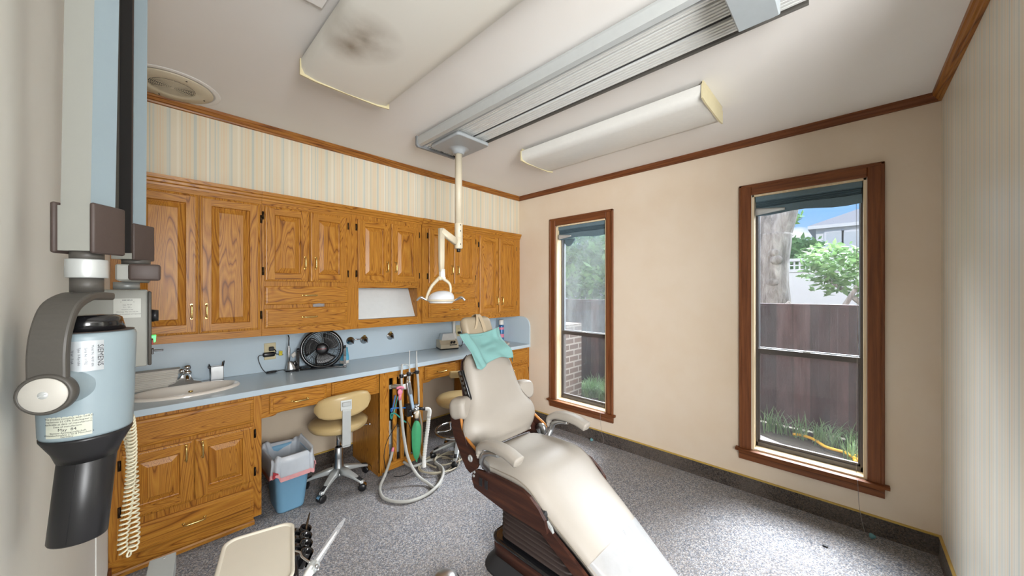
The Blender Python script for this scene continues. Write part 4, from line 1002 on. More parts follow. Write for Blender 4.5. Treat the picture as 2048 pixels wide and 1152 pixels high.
b = MB().sheet(bib, 48, 36, .0008); bo = b.build('paper_bib', M['teal']); tag(bo, 'aqua paper bib draped over the backrest under the dental chair headrest', 'bib')
b = MB()
for k in range(11): p = bib(.22+.028*k, .07); q = bib(.232+.028*k, .072); b.tube([p+bn*.001, q+bn*.001], .0011, 5)
b.build('perforation', plain('dark aqua perforation', '#3f8a86', .8), bo)
# ================================================================== CEILING THINGS
def light_fixture(name, lab, x0, x1, y0, y1, lens=None):
    t = thing(name, lab, 'ceiling light', ((x0+x1)/2, (y0+y1)/2, ZC-.1), 'wraparound ceiling lights')
    zt = ZC-.0005
    b = MB().box(x0+.05, x1-.05, y0+.01, y1-.01, ZC-.035, zt, .002); b.build('housing', M['white'], t)
    xm = (x0+x1)/2; hw = (x1-x0)/2
    prof = [(-hw, ZC-.022), (-hw-.0, ZC-.03), (-hw+.002, ZC-.06), (-hw+.014, ZC-.082), (-hw+.06, ZC-.092), (0, ZC-.097), (hw-.06, ZC-.092), (hw-.014, ZC-.082), (hw-.002, ZC-.06), (hw, ZC-.03), (hw, ZC-.022)]
    ny = 8
    b = MB().loft([[(xm+x, y0+.008+(y1-y0-.016)*k/ny, z) for x, z in prof] for k in range(ny+1)], closed=False, cap=False); b.build('lens', lens or M['lens'], t)
    for y in (y0, y1-.008):
        poly = [(xm-hw+.01, ZC-.0005), (xm-hw+.01, ZC-.02), (xm-hw-.004, ZC-.02), (xm-hw-.004, ZC-.092), (xm-hw+.06, ZC-.099), (xm+hw-.06, ZC-.099), (xm+hw+.004, ZC-.092), (xm+hw+.004, ZC-.02), (xm+hw-.01, ZC-.02), (xm+hw-.01, ZC-.0005)]
        b = MB().prism(poly, 'y', y, y+.008); b.build('end_cap', M['cream'], t)
    return t
def lens_smudged():
    t = NT('grimy light lens'); q = PZ(725, 78, 2.37); q2 = PZ(700, 95, 2.37)
    v = t.coord(); ds = []
    for p, r_ in ((q, .16), (q2, .12)):
        d = t.n('ShaderNodeVectorMath', {0: v, 1: tuple(p)}, operation='DISTANCE').outputs['Value']
        ds.append(t.ramp(t.math('DIVIDE', d, r_), [(0, G(1)), (.4, G(.55)), (1, G(0))]))
    m = t.math('MULTIPLY', t.math('MAXIMUM', ds[0], ds[1]), t.ramp(t.noise(v, 9, 4), [(.3, G(.35)), (.6, G(1))]))
    d = t.n('ShaderNodeBsdfPrincipled', {'Base Color': t.mix(m, lin('#e3e1d8'), lin('#8f8474')), 'Roughness': .35}); t.t.links.new(d.outputs[0], t.out.inputs[0]); return t.mat
light_fixture('ceiling_light', 'wide grimy wraparound ceiling light nearest the x-ray arm', .474, .885, .50, 1.765, lens_smudged())
light_fixture('ceiling_light', 'wraparound ceiling light nearer the windows, beyond the metal track', 1.920, 2.295, .525, 1.757)
# lamp track
t = thing('lamp_track', 'long ribbed aluminium track on the ceiling carrying the dental lamp', 'ceiling track', (1.42, 1.1, ZC-.08))
y0, y1 = .10, 2.095
x0, x1 = 1.262, 1.578
b = MB().box(x0+.02, x1-.02, y0, y1, ZC-.022, ZC-.0005); b.build('backing', M['dgrey'], t)
b = MB().prism([(x0, ZC-.016), (x0-.004, ZC-.03), (x0+.004, ZC-.072), (x0+.026, ZC-.078), (x0+.03, ZC-.07), (x0+.022, ZC-.016)], 'y', y0, y1); b.build('side_rail', M['alum'], t)
b = MB().prism([(x1, ZC-.016), (x1+.004, ZC-.03), (x1, ZC-.07), (x1-.012, ZC-.076), (x1-.016, ZC-.07), (x1-.022, ZC-.016)], 'y', y0, y1); b.build('side_rail', M['dgrey'], t)
def ribbed(xa, xb, n, zb):
    b = MB(); pr = [(xa, ZC-.02)]; 
    for k in range(n):
        w_ = (xb-xa)/n; pr += [(xa+w_*k+w_*.1, zb), (xa+w_*k+w_*.12, zb-.006), (xa+w_*k+w_*.7, zb-.006), (xa+w_*k+w_*.72, zb)]
    pr += [(xb, ZC-.02)]
    return b.prism(pr, 'y', y0, y1)
ribbed(x0+.050, x0+.078, 2, ZC-.062).build('ribbed_rail', M['rib'], t)
ribbed(x0+.084, x0+.184, 6, ZC-.062).build('ribbed_rail', M['rib'], t)
ribbed(x0+.205, x1-.025, 5, ZC-.062).build('ribbed_rail', M['rib'], t)
b = MB().box(x0+.028, x0+.051, y0, y1, ZC-.055, ZC-.03).box(x0+.183, x0+.206, y0, y1, ZC-.058, ZC-.03); b.build('slot', M['black'], t)
b = MB().prism([(x0-.008, ZC-.012), (x0-.008, ZC-.07), (x0+.004, ZC-.084), (x1-.004, ZC-.084), (x1+.008, ZC-.07), (x1+.008, ZC-.012)], 'y', y1, y1+.018); b.build('end_cap', plain('grey end cap', '#7d7f80', .45), t)
# motor box at the near end of the track
t2 = thing('track_motor_box', 'grey box at the near end of the ceiling track', 'motor box', (1.36, .22, ZC-.135))
b = MB().box(1.25, 1.46, .165, .285, ZC-.135, ZC-.0655, .004); b.build('cover', plain('grey painted cover', '#a9b1b4', .5), t2)
b = MB().box(1.4605, 1.485, .18, .21, ZC-.12, ZC-.09, .004); b.build('plug', M['alum'], t2)
# dental lamp
t = thing('dental_lamp', 'beige dental lamp hanging on a pole from the ceiling track', 'dental lamp', (1.456, 1.90, 1.36))
PXX, PYY = 1.456, 1.90
Mz = Matrix.Translation((PXX-.012, PYY, 0))
z0 = ZC-.108
pts = RR
b = MB().loft([RR(1.435, 1.86, .255, .30, .02, ZC-.0815), RR(1.435, 1.86, .262, .305, .022, ZC-.09), RR(1.435, 1.86, .262, .305, .022, ZC-.098), RR(1.435, 1.86, .25, .295, .02, ZC-.104)]); 
b.lathe([(.075, ZC-.103), (.055, ZC-.107), (.042, ZC-.118), (.036, ZC-.135), (.03, ZC-.137), (0, ZC-.137)], Matrix.Translation((PXX, PYY, 0)), 30); b.build('carriage', plain('grey carriage', '#9a9fa1', .35), t)
b = MB().cyl((PXX, PYY, ZC-.13), (PXX, PYY, 1.86), .0235, .0235, 26); b.build('pole', M['beige'], t)
b = MB().lathe([(.0235, 1.865), (.027, 1.863), (.0275, 1.86), (.0275, 1.772), (.0268, 1.771), (.0268, 1.768), (.0275, 1.767), (.0275, 1.70), (.025, 1.693), (0, 1.693)], Matrix.Translation((PXX, PYY, 0)), 26); slv = b.build('pole_sleeve', M['beige'], t)
for z in (1.85, 1.81, 1.722): 
    d = Vector((-PXX, -PYY, 0)).normalized(); d = Vector((d.x*math.cos(.5)-d.y*math.sin(.5), d.x*math.sin(.5)+d.y*math.cos(.5), 0)); c = Vector((PXX, PYY, z)); b = MB().cyl(c+d*.026, c+d*.0285, .004, None, 10); b.build('screw', M['black'], slv)
b = MB().cyl((PXX, PYY, 1.671), (PXX, PYY, 1.694), .013, .014, 16); b.build('stop', M['black'], t)
A0 = Vector((PXX-.02, PYY, 1.735)); A1 = Vector((1.315, PYY, 1.80))
dA = (A1-A0).normalized(); nA = Vector((-dA.z, 0, dA.x))
if nA.z < 0: nA = -nA
rings = []
for k, (h) in enumerate((.026, .025, .022)):
    p = A0+(A1-A0)*k/2; rings.append([p+nA*y*(h/.026)+Vector((0, x, 0)) for x, y in rrect(.034, .046, .008, 3)])
b = MB().loft(rings); b.build('spring_arm', M['beige'], t)
AX = 1.318
b = MB().loft([RR(AX, PYY, .036, .032, .007, 1.812), RR(AX, PYY, .034, .030, .007, 1.60), RR(AX, PYY, .030, .028, .007, 1.535)]); b.build('drop_arm', M['beige'], t)
b = MB().loft([RR(AX+.004, PYY, .032, .03, .007, 1.55), RR(AX+.004, PYY, .034, .032, .007, 1.50), RR(AX+.004, PYY, .022, .026, .007, 1.485)]); b.cyl((AX+.004, PYY-.03, 1.492), (AX+.004, PYY+.02, 1.492), .008, None, 12); b.build('swivel', M['white'], t)
# lamp head: fork, reflector body, handles.  d1 = sideways in the image plane
d1 = Vector((.72, -.693, 0)); d2 = Vector((-.693, -.72, 0))     # d2 towards the camera
hc = Vector((AX-.008, PYY, 1.375))
def L(a, bb, c): return hc+d1*a+d2*bb+Vector((0, 0, c))
b = MB()
for pts, rr_ in (([(.0, 0, .125), (-.02, 0, .105), (-.055, 0, .065), (-.078, 0, .02), (-.088, 0, -.012), (-.086, 0, -.03)], [.013, .014, .013, .012, .010, .009]), ([(.0, 0, .122), (.03, 0, .105), (.058, 0, .08), (.066, 0, .045), (.062, 0, .01)], [.013, .013, .011, .010, .008])): b.tube([L(*p) for p in pts], rr_, 10, 5, flat=.8)
b.sphere(L(.0, 0, .117), .02, 12, 0, (1, .8, .8)); b.build('fork', M['beige'], t)
rings = []
for k in range(15):
    a = PI*k/14; x = -.083*math.cos(a); s = max(math.sin(a), .05)
    ring = []
    for q in range(16):
        th = 2*PI*q/16; yy = .062*s*math.cos(th); zz = math.sin(th); zz = (.058*s**.7*zz if zz > 0 else .020*s**.5*zz)
        ring.append(L(.005+x, yy, -.022+zz+.006*x/.08))
    rings.append(ring)
b = MB().loft(rings); b.build('lamp_shell', plain('pale reflector shell', '#d8dbe0', .28, .15), t)
b = MB().tube([L(.005-.085*math.cos(2*PI*k/32), .064*math.sin(2*PI*k/32), -.026) for k in range(32)], .006, 8, 0, 0, True); b.build('bezel', M['beige'], t)
b = MB().loft([[L(.005-.082*math.cos(2*PI*k/32), .061*math.sin(2*PI*k/32), -.033) for k in range(32)], [L(.005-.07*math.cos(2*PI*k/32), .05*math.sin(2*PI*k/32), -.045) for k in range(32)]]); b.build('lens', M['lens'], t)
for s in (-1, 1):
    b = MB().tube([L(s*.085+.005, 0, -.028), L(s*.105+.005, .004, -.018), L(s*.125+.005, .008, -.008), L(s*.142+.005, .01, -.014), L(s*.155+.005, .012, -.028)], [.006, .0075, .009, .0085, .006], 10, 5); b.build('handle', M['chrome'], t)
# ceiling speaker
sc = PZ(345, 172, ZC); t = thing('ceiling_speaker', 'round cream speaker grille in the ceiling beside the x-ray arm', 'speaker', (sc.x, sc.y, ZC-.01))
Ms = Matrix.Translation((sc.x, sc.y, ZC))
b = MB().lathe([(.088, -.001), (.158, -.001), (.162, -.004), (.158, -.009), (.092, -.010), (.088, -.008)], Ms, 48); b.build('bezel', M['beige'], t)
b = MB()
for k in range(1, 14): r_ = .09*k/14; b.lathe([(r_-.0015, -.0085), (r_, -.0105), (r_+.0015, -.0085)], Ms, 40)
for k in range(12): a = 2*PI*k/12; b.tube([Ms@Vector((.01*math.cos(a), .01*math.sin(a), -.0085)), Ms@Vector((.089*math.cos(a), .089*math.sin(a), -.0085))], .0012, 4)
b.cyl(Ms@Vector((0, 0, -.012)), Ms@Vector((0, 0, -.006)), .008, None, 14); b.build('grille', M['beige'], t)
b = MB().lathe([(0, -.003), (.09, -.003)], Ms, 40); b.build('cone', M['dgrey'], t)
for k in range(4):
    a = PI*k/2+.35; c = Ms@Vector((.135*math.cos(a), .135*math.sin(a), -.0085)); b = MB().cyl(c, c+Vector((0, 0, -.003)), .004, None, 8); b.build('screw', M['bronze'], t)
b = MB().lathe([(.166, -.0005), (.19, -.0005), (.192, -.002), (.188, -.0035), (.168, -.0035)], Ms, 48); b.build('plaster_ring', M['ceil'], t)
# corner of a flush ceiling hatch above the x-ray arm
p = PZ(655, 10, ZC); b = MB().box(p.x-.32, p.x-.01, p.y-.30, p.y+.02, ZC-.012, ZC-.0005, .004); tag(b.build('ceiling_box', M['ceil']), 'flat white box on the ceiling between the x-ray arm and the grimy light', 'ceiling box')
# ================================================================== DENTAL X-RAY ON THE NEAR WALL
t = thing('dental_xray_unit', 'wall-mounted dental x-ray head with a black cone hanging at the left', 'x-ray machine', (XN, 1.0, 1.3))
hx, hy = -.0635, .85
K = Matrix.Translation((hx, hy, 0))@Matrix.Rotation(R(-19), 4, 'Z')      # local -y = towards the yoke
b = MB().lathe([(0, 1.352), (.046, 1.352), (.0505, 1.350), (.052, 1.345), (.0505, 1.30), (.049, 1.24), (.0478, 1.202), (.0465, 1.1985), (0, 1.1985)], K, 56); hd = b.build('tube_housing', M['ltblue'], t)
b = MB().lathe([(0, 1.377), (.030, 1.376), (.036, 1.372), (.040, 1.353), (.0, 1.353)], K, 40); b.build('top_cap', M['blackgl'], t)
b = MB().lathe([(.040, 1.3528), (.0495, 1.3528), (.0495, 1.3522), (.040, 1.3522)], K, 40); b.build('cap_seat', M['brown'], hd)
b = MB().lathe([(0, 1.198), (.0475, 1.198), (.0472, 1.194), (.036, 1.172), (.0315, 1.158), (.0, 1.158)], K, 48); b.build('collimator', M['black'], t)
tilt = Matrix.Translation((hx, hy, 1.16))@Matrix.Rotation(R(4.5), 4, 'Y')@Matrix.Rotation(R(-3), 4, 'X')
b = MB().lathe([(.029, .002), (.0305, 0), (.0305, -.118), (.0295, -.120), (.027, -.118), (.027, 0), (.029, .002)], tilt, 48); b.box(-.0006, .0006, -.031, -.0300, -.117, -.001, 0, 0, tilt@Matrix.Rotation(R(-18), 4, 'Z')); b.build('aiming_cone', M['black'], t)
# yoke: a thick strap curving from the swivel down to the pivot knob
yp = crom([(0, .028, 1.4045), (0, 0, 1.406), (0, -.03, 1.404), (0, -.062, 1.390), (0, -.079, 1.36), (0, -.085, 1.33), (0, -.085, 1.30), (0, -.085, 1.278)], 5)
rings = []
for i, p in enumerate(yp):
    d = (yp[min(i+1, len(yp)-1)]-yp[max(i-1, 0)]).normalized(); n = Vector((0, -d.z, d.y)); w_ = .0185
    rings.append([K@(p+Vector((x, 0, 0))+n*y) for x, y in rrect(2*w_, .0115, .003, 2)])
b = MB().loft(rings, sm=False); b.build('yoke', M['dgrey'], t)
Kn = K@Matrix.Translation((0, -.085, 1.277))@Matrix.Rotation(R(90), 4, 'X')
b = MB().lathe([(0, -.007), (.0245, -.007), (.027, -.004), (.027, .007), (.025, .0095), (.0225, .0095), (.0225, .008), (0, .008)], Kn, 44); kb = b.build('pivot_knob', M['dgrey'], t)
b = MB().lathe([(.0222, .0082), (.0222, .0098), (.0215, .0105), (0, .0108)], Kn, 44); b.build('knob_disc', plain('brushed white disc', '#bbb8b0', .55, .1), kb)
b = MB().lathe([(0, .0122), (.004, .012), (.0052, .0105)], Kn, 16); b.box(-.0045, .0045, -.0006, .0006, .0118, .0126, 0, 0, Kn@Matrix.Rotation(.5, 4, 'Z')); b.build('slotted_screw', M['alum'], kb)
b = MB().lathe([(.0225, -.006), (.0225, -.030), (.024, -.036), (.0265, -.042)], Kn, 40); b.build('pivot_axle', M['ltblue'], t)
# swivel stack
Sx = Matrix.Translation((hx-.001, hy, 0))
b = MB().lathe([(0, 1.412), (.0175, 1.412), (.0175, 1.434), (0, 1.434)], Sx, 32); b.build('lower_collar', M['dgrey'], t)
b = MB().lathe([(0, 1.4335), (.0215, 1.4335), (.0222, 1.435), (.0222, 1.4605), (.0215, 1.462), (0, 1.462)], Sx, 36); b.build('swivel_ring', M['alum'], t)
b = MB().lathe([(0, 1.461), (.018, 1.461), (.018, 1.474), (0, 1.474)], Sx, 32); b.build('upper_collar', M['dgrey'], t)
# end block with brown side plates, then the near arm going up
def hexbox(b, x0, x1, y0, y1, z0, z1, tx0, tx1, ty0, ty1, m=0): b.loft([[(x0, y0, z0), (x1, y0, z0), (x1, y1, z0), (x0, y1, z0)], [(tx0, ty0, z1), (tx1, ty0, z1), (tx1, ty1, z1), (tx0, ty1, z1)]], m, False)
def rbox(b, T, z0, z1, x0, x1, y0, y1, sx=0, sy=0, m=0):
    b.loft([[T@Vector((x, y, z0)) for x, y in ((x0, y0), (x1, y0), (x1, y1), (x0, y1))], [T@Vector((x+sx, y+sy, z1)) for x, y in ((x0, y0), (x1, y0), (x1, y1), (x0, y1))]], m, False); return b
N1 = Matrix.Translation((-.0625, .85, 0))@Matrix.Rotation(R(-38), 4, 'Z')
rbox(MB(), N1, 1.474, 1.541, -.0215, .0215, -.021, .022).build('arm_end_block', M['ltgrey'], t)
for x0, x1 in ((-.0285, -.0218), (.0218, .0285)): b = MB().box(x0, x1, -.025, .026, 1.470, 1.546, .003, 0, N1, 2); b.build('side_plate', M['brown'], t)
sx, sy = .016, -.004
rbox(MB(), N1, 1.541, 2.30, -.0205, .0185, -.018, .018, sx, sy).build('near_arm', M['ltgrey'], t)
rbox(MB(), N1, 1.541, 2.30, .0186, .0195, -.0185, .0185, sx, sy).build('arm_side', M['ltblue'], t)
# far arm: an open channel, folded back down to the control box
N2 = Matrix.Translation((-.0265, 1.21, 0))@Matrix.Rotation(R(-38), 4, 'Z')
sx, sy = .006, -.002
rbox(MB(), N2, 1.50, 2.30, -.014, .013, -.0125, .013, sx, sy).build('far_arm', M['black'], t)
rbox(MB(), N2, 1.50, 2.30, .0165, .0185, -.016, .016, sx, sy).build('arm_side', M['ltblue'], t)
rbox(MB(), N2, 1.50, 2.30, .0135, .0164, -.0165, .016, sx, sy).build('channel_lip', M['brown'], t)
rbox(MB(), N2, 1.50, 2.30, -.0245, -.0142, -.0135, .016, sx, sy).build('arm_side', M['dgrey'], t)
rbox(MB(), N2, 1.486, 1.4995, -.0245, .018, -.018, .02).build('far_end_block', M['ltgrey'], t)
b = MB().box(.0187, .0245, -.022, .033, 1.484, 1.568, .003, 0, N2, 2); b.build('side_plate', M['brown'], t)
b = MB().box(-.07, .0, .84, 1.24, 2.30, 2.36, .004); b.build('elbow_block', M['ltgrey'], t)
b = MB().lathe([(0, 1.474), (.024, 1.474), (.024, 1.486), (0, 1.486)], Matrix.Translation((-.018, 1.215, 0)), 30); b.build('collar', M['dgrey'], t)
b = MB().box(-.05, .006, 1.19, 1.60, 1.437, 1.474, .003); b.build('pivot_arm', M['ltgrey'], t)
b = MB().box(-.030, .0225, 1.178, 1.19, 1.437, 1.475, .005, seg=2); b.build('front_plate', M['brown'], t)
b = MB().lathe([(0, 1.4165), (.026, 1.4165), (.026, 1.437), (0, 1.437)], Matrix.Translation((-.04, 1.47, 0)), 30); b.build('mount_disc', M['alum'], t)
# labels
def cyl_place(ang, z0, rad, flip=0):
    def f(x, y):
        a = R(ang)+(x if not flip else y)/rad; z = z0+(y if not flip else -x); rr = rad
        return K@Vector((rr*math.cos(a), rr*math.sin(a), z))
    return f
def wrap_label(name, a0, a1, z0, z1, rad, mat, par):
    b = MB().sheet(lambda u, v: K@Vector((rad*math.cos(R(a0+(a1-a0)*u)), rad*math.sin(R(a0+(a1-a0)*u)), z0+(z1-z0)*v)), 14, 1); return b.build(name, mat, par, fix=False)
lb = wrap_label('rating_plate', -106, -50, 1.297, 1.341, .0524, plain('silver rating plate', '#a8adb0', .4, .3), hd)
b = MB()
text(b, 'SIEMENS', .0085, cyl_place(-54, 1.319, .0527, 1)); text(b, 'SIEMENS', .0085, cyl_place(-97, 1.319, .0527, 1))
for k, s in enumerate(('Model No  46 81 606', 'Serial No  11702', 'Type  X-Ray tube', '70 kV   7 mA', 'Made in Germany')): text(b, s, .0036, cyl_place(-62-7*k, 1.319, .0527, 1))
b.build('lettering', M['ink'], lb, fix=False)
lb = wrap_label('compliance_label', -118, -62, 1.2045, 1.2345, .0488, plain('cream label', '#c3c6b6', .5), hd)
b = MB()
for k, (s, h) in enumerate((('This product complies with DHHS', .0036), ('regulations 21 CFR Subchapter J,', .0036), ('applicable at date of manufacture.', .0036), ('Date of manufacture', .0034), ('May  84', .0058), ('Siemens Aktiengesellschaft', .0034), ('Wittelsbacherplatz 2, D-8 München 2', .0034), ('Germany', .0034))):
    text(b, s, h, cyl_place(-90, (1.2318, 1.228, 1.2243, 1.2206, 1.216, 1.2118, 1.2088, 1.2060)[k], .0491))
b.build('lettering', M['ink'], lb, fix=False)
# ------------------------------------------------------------------ control box on the wall
t = thing('xray_control_box', 'light grey x-ray control box with a dark edge and a green switch', 'control box', (-.06, 1.6, 1.21))
b = MB().box(XN+.001, .001, 1.40, 1.78, 1.205, 1.4162, .004, seg=2); bx = b.build('case', M['ltgrey'], t)
b = MB().box(.0012, .0085, 1.392, 1.79, 1.207, 1.411, .003, seg=2); b.build('front_panel', M['dgrey'], t)
b = MB().cyl((.0085, 1.43, 1.342), (.0225, 1.43, 1.342), .0175, .016, 24); b.build('dial', M['black'], t)
b = MB().box(.0085, .012, 1.41, 1.44, 1.262, 1.276, .001); b.build('red_button', M['redink'], t)
gm = NT('green switch'); gm.bsdf(Base_Color=lin('#1fd45a'), Emission_Color=lin('#1fe060'), Emission_Strength=.6, Roughness=.3)
b = MB().prism([(.0085, 1.288), (.0175, 1.288), (.0165, 1.27), (.0125, 1.268), (.0115, 1.28), (.0085, 1.281)], 'y', 1.40, 1.425); b.build('green_rocker', gm.mat, t)
b = MB().box(.0085, .013, 1.405, 1.43, 1.235, 1.25, .001).box(.012, .032, 1.412, 1.422, 1.241, 1.246, .001); b.build('lever', M['black'], t)
lb = MB().box(-.062, -.012, 1.3992, 1.3996, 1.34, 1.392); lo = lb.build('instruction_label', plain('pale printed label', '#c9cbc4', .5), bx)
b = MB(); pl_ = lambda x0, z0: (lambda x, y: Vector((x0+x, 1.3989, z0+y)))
text(b, 'SIEMENS', .0052, pl_(-.037, 1.3875)); text(b, '<               <', .005, pl_(-.037, 1.3825))
for k, s in enumerate(('max. 70 kV', '0.1 - 3.2 s', 'Caution x-ray', 'Warning: This unit may be', 'dangerous to patient and operator')): text(b, s, .0037, pl_(-.037, 1.375-.0062*k))
b.build('lettering', M['ink'], lo, fix=False)
# ------------------------------------------------------------------ coiled cord
def coil(path, turns, rad, wire):
    P = crom(path, 12); L_ = [0]
    for i in range(1, len(P)): L_.append(L_[-1]+(P[i]-P[i-1]).length)
    N = turns*11; pts = []; up = Vector((1, 0, 0)); i = 0
    for k in range(N+1):
        s = L_[-1]*k/N
        while i < len(P)-2 and L_[i+1] < s: i += 1
        f = (s-L_[i])/max(1e-9, L_[i+1]-L_[i]); p = P[i].lerp(P[i+1], min(1, f)); d = (P[i+1]-P[i]).normalized()
        up = (up-d*up.dot(d)).normalized(); sd = d.cross(up); a = 2*PI*turns*k/N
        rd = rad*(.55+.45*min(1, k/(N*.16)))
        pts.append(p+up*rd*math.cos(a)+sd*rd*math.sin(a))
    return MB().tube(pts, wire, 6)
b = coil([(-.03, .91, 1.20), (-.022, .97, 1.175), (-.021, 1.02, 1.10), (-.025, 1.05, 1.01), (-.0325, 1.05, .93), (-.034, 1.05, .90), (-.0305, 1.05, .886), (-.025, 1.05, .884), (-.0195, 1.05, .892), (-.0175, 1.05, .915), (-.0185, 1.06, .97), (-.022, 1.09, 1.06), (-.04, 1.2, 1.14), (-.06, 1.36, 1.195), (-.06, 1.45, 1.203)], 105, .0066, .00175)
tag(b.build('coiled_cord', plain('cream coiled cord', '#cfc8ae', .5)), 'long cream coiled cord looping down between the x-ray head and its control box', 'cord')
# ================================================================== SUCTION / GAS HOSE UNIT ON THE SLATTED CABINET
t = thing('suction_hose_unit', 'suction and gas hose holder with a green breathing bag, fixed to the slatted oak cabinet', 'dental unit', (1.38, 2.45, .4))
YU = 2.47
def P_(u, v, y=YU): return PY(u, v, y)
a0, a1 = P_(781, 786, 2.549), P_(811, 784, 2.42)
b = MB().tube([(1.33, 2.555, .665), (1.345, 2.50, .668), (1.375, 2.44, .676)], .021, 4); b.build('mount_bar', M['white'], t)
b = MB().box(1.285, 1.315, 2.535, 2.549, .655, .685, .002).tube([(1.30, 2.54, .672), (1.37, 2.46, .672)], .015, 4); b.build('mount_bracket', M['ltgrey'], t)
h0, h1 = P_(797, 755), P_(838, 742)
b = MB().tube([h0, h1], .009, 6); b.tube([(1.375, 2.45, .676), h0.lerp(h1, .5)+Vector((0, .02, -.03)), h0.lerp(h1, .5)], .007, 8, 4); b.build('holder_bar', M['chrome'], t)
for k, (u, v) in enumerate(((803, 752), (818, 748), (834, 744))):
    c = P_(u, v, YU-.02); b = MB().lathe([(.008, -.013), (.0155, -.013), (.0165, -.008), (.0165, .008), (.0155, .013), (.008, .013)], Matrix.Translation(c), 16); b.box(c.x-.005, c.x+.005, c.y, c.y+.03, c.z-.006, c.z+.006); b.build('holder_clip', M['black'], t)
ya = YU-.02
def tp(pts, y=ya): return [PY(u, v, y if len(q) == 2 else q[2]) for q in pts for u, v in [q[:2]]]
b = MB().tube(tp([(804, 785), (803, 752), (804.5, 728)]), [.0065, .0085, .0075], 12, 3); b.build('suction_tip', M['alum'], t)
b = MB().tube(tp([(818, 790), (819, 735), (817, 731), (811, 729), (806, 728.5)]), [.0075, .0062, .004, .0035, .003], 10, 5); b.build('air_water_syringe', M['alum'], t)
b = MB().tube(tp([(819, 745), (819.4, 701)]), .0022, 8); b.build('straight_tip', M['white'], t)
b = MB().tube(tp([(838, 812), (836.5, 770), (834.5, 745), (833.5, 733), (833, 712), (833, 702)]), [.0075, .0085, .0095, .0085, .0045, .0055], 12, 4); b.build('hvac_valve', M['alum'], t)
# sloping steel flow valve
q0, q1 = PY(816, 764, 2.42), PY(826, 822, 2.40)
d = (q1-q0).normalized(); sd = Vector((1, 0, 0)); sd = (sd-d*sd.dot(d)).normalized(); n = d.cross(sd)
b = MB()
b.loft([[q0+(q1-q0)*f+sd*x*w_+n*y for x, y in rrect(.036, .024, .006, 3)] for f, w_ in ((-.02, .6), (.03, 1), (.35, 1.02), (.45, .8), (.85, .75), (1.0, .7))]); vb = b.build('flow_valve', M['alu'], t)
b = MB().loft([[q0+(q1-q0)*f+sd*x+n*(y-.0125 if n.y > 0 else y+.0125) for x, y in rrect(.018, .004, .001, 1)] for f in (.42, .9)], sm=False); b.build('sight_window', plain('pale blue window', '#9fb6cc', .2), vb)
c0 = PY(833, 818, 2.40)
b = MB().box(c0.x-.075, c0.x-.035, c0.y+.0, c0.y+.05, c0.z-.045, c0.z+.045, .005).cyl(c0+Vector((-.07, 0, 0)), c0+Vector((-.02, 0, 0)), .012, .012, 12); b.build('manifold', M['black'], t)
b = MB().sphere(c0, .022, 14, 0, (1, 1, .9)).cyl(c0+Vector((0, 0, -.04)), c0+Vector((0, 0, .03)), .014, .014, 14).lathe([(.017, 0), (.023, .004), (.023, .014), (.017, .018)], Matrix.Translation(c0+Vector((0, 0, .018))), 14); b.build('tee_body', M['alu'], t)
for dx, dz in ((-.02, .012), (-.03, -.02), (-.05, -.04)): MB().sphere(c0+Vector((dx, -.02, dz)), .008, 10).build('fitting', M['chrome'], t)
# breathing bag
rings = []
bx = PY(834, 0, 2.385).x
for z, w_, d_ in ((.612, .012, .012), (.602, .014, .014), (.597, .016, .014), (.585, .022, .02), (.55, .033, .026), (.49, .040, .028), (.40, .039, .026), (.30, .036, .024), (.22, .028, .02), (.17, .018, .014), (.155, .008, .008), (.125, .006, .006), (.118, .001, .001)):
    z = .10+(z-.118)*.648
    rings.append([(bx-.004+w_*math.cos(2*PI*k/24)*(1+.06*math.cos(6*2*PI*k/24)), 2.385+d_*math.sin(2*PI*k/24)*(1+.06*math.cos(6*2*PI*k/24)), z) for k in range(24)])
b = MB().loft(rings); b.build('breathing_bag', M['green_bag'], t, label='limp green rubber breathing bag')
b = MB().cyl((bx, 2.39, .425), (bx, 2.39, .49), .014, .017, 16); b.build('bag_neck', M['porcb'], t)
b = MB().cyl((bx, 2.39, .412), (bx, 2.39, .435), .018, .018, 16); b.build('neck_band', M['black'], t)
# elbow and corrugated hose
e0, e1 = c0, PY(857, 819, 2.37)
b = MB().tube([c0+Vector((.02, 0, 0)), PY(850, 818, 2.38)], .012, 12); b.build('elbow_sleeve', M['black'], t)
el = [PY(850, 818, 2.38), PY(856, 818, 2.37), PY(859, 822, 2.365), PY(857.5, 834, 2.36)]
b = MB().tube(el, [.013, .015, .016, .017], 14, 4); b.build('elbow', M['white'], t)
hp = crom([PY(857.5, 834, 2.36), PY(855, 858, 2.36), PY(851, 890, 2.36), PY(848, 920, 2.36), PY(848.5, 934, 2.36)], 22)
b = MB().tube(hp, [.0145+.0016*math.sin(k*1.7) for k in range(len(hp))], 14); b.build('corrugated_hose', M['white'], t)
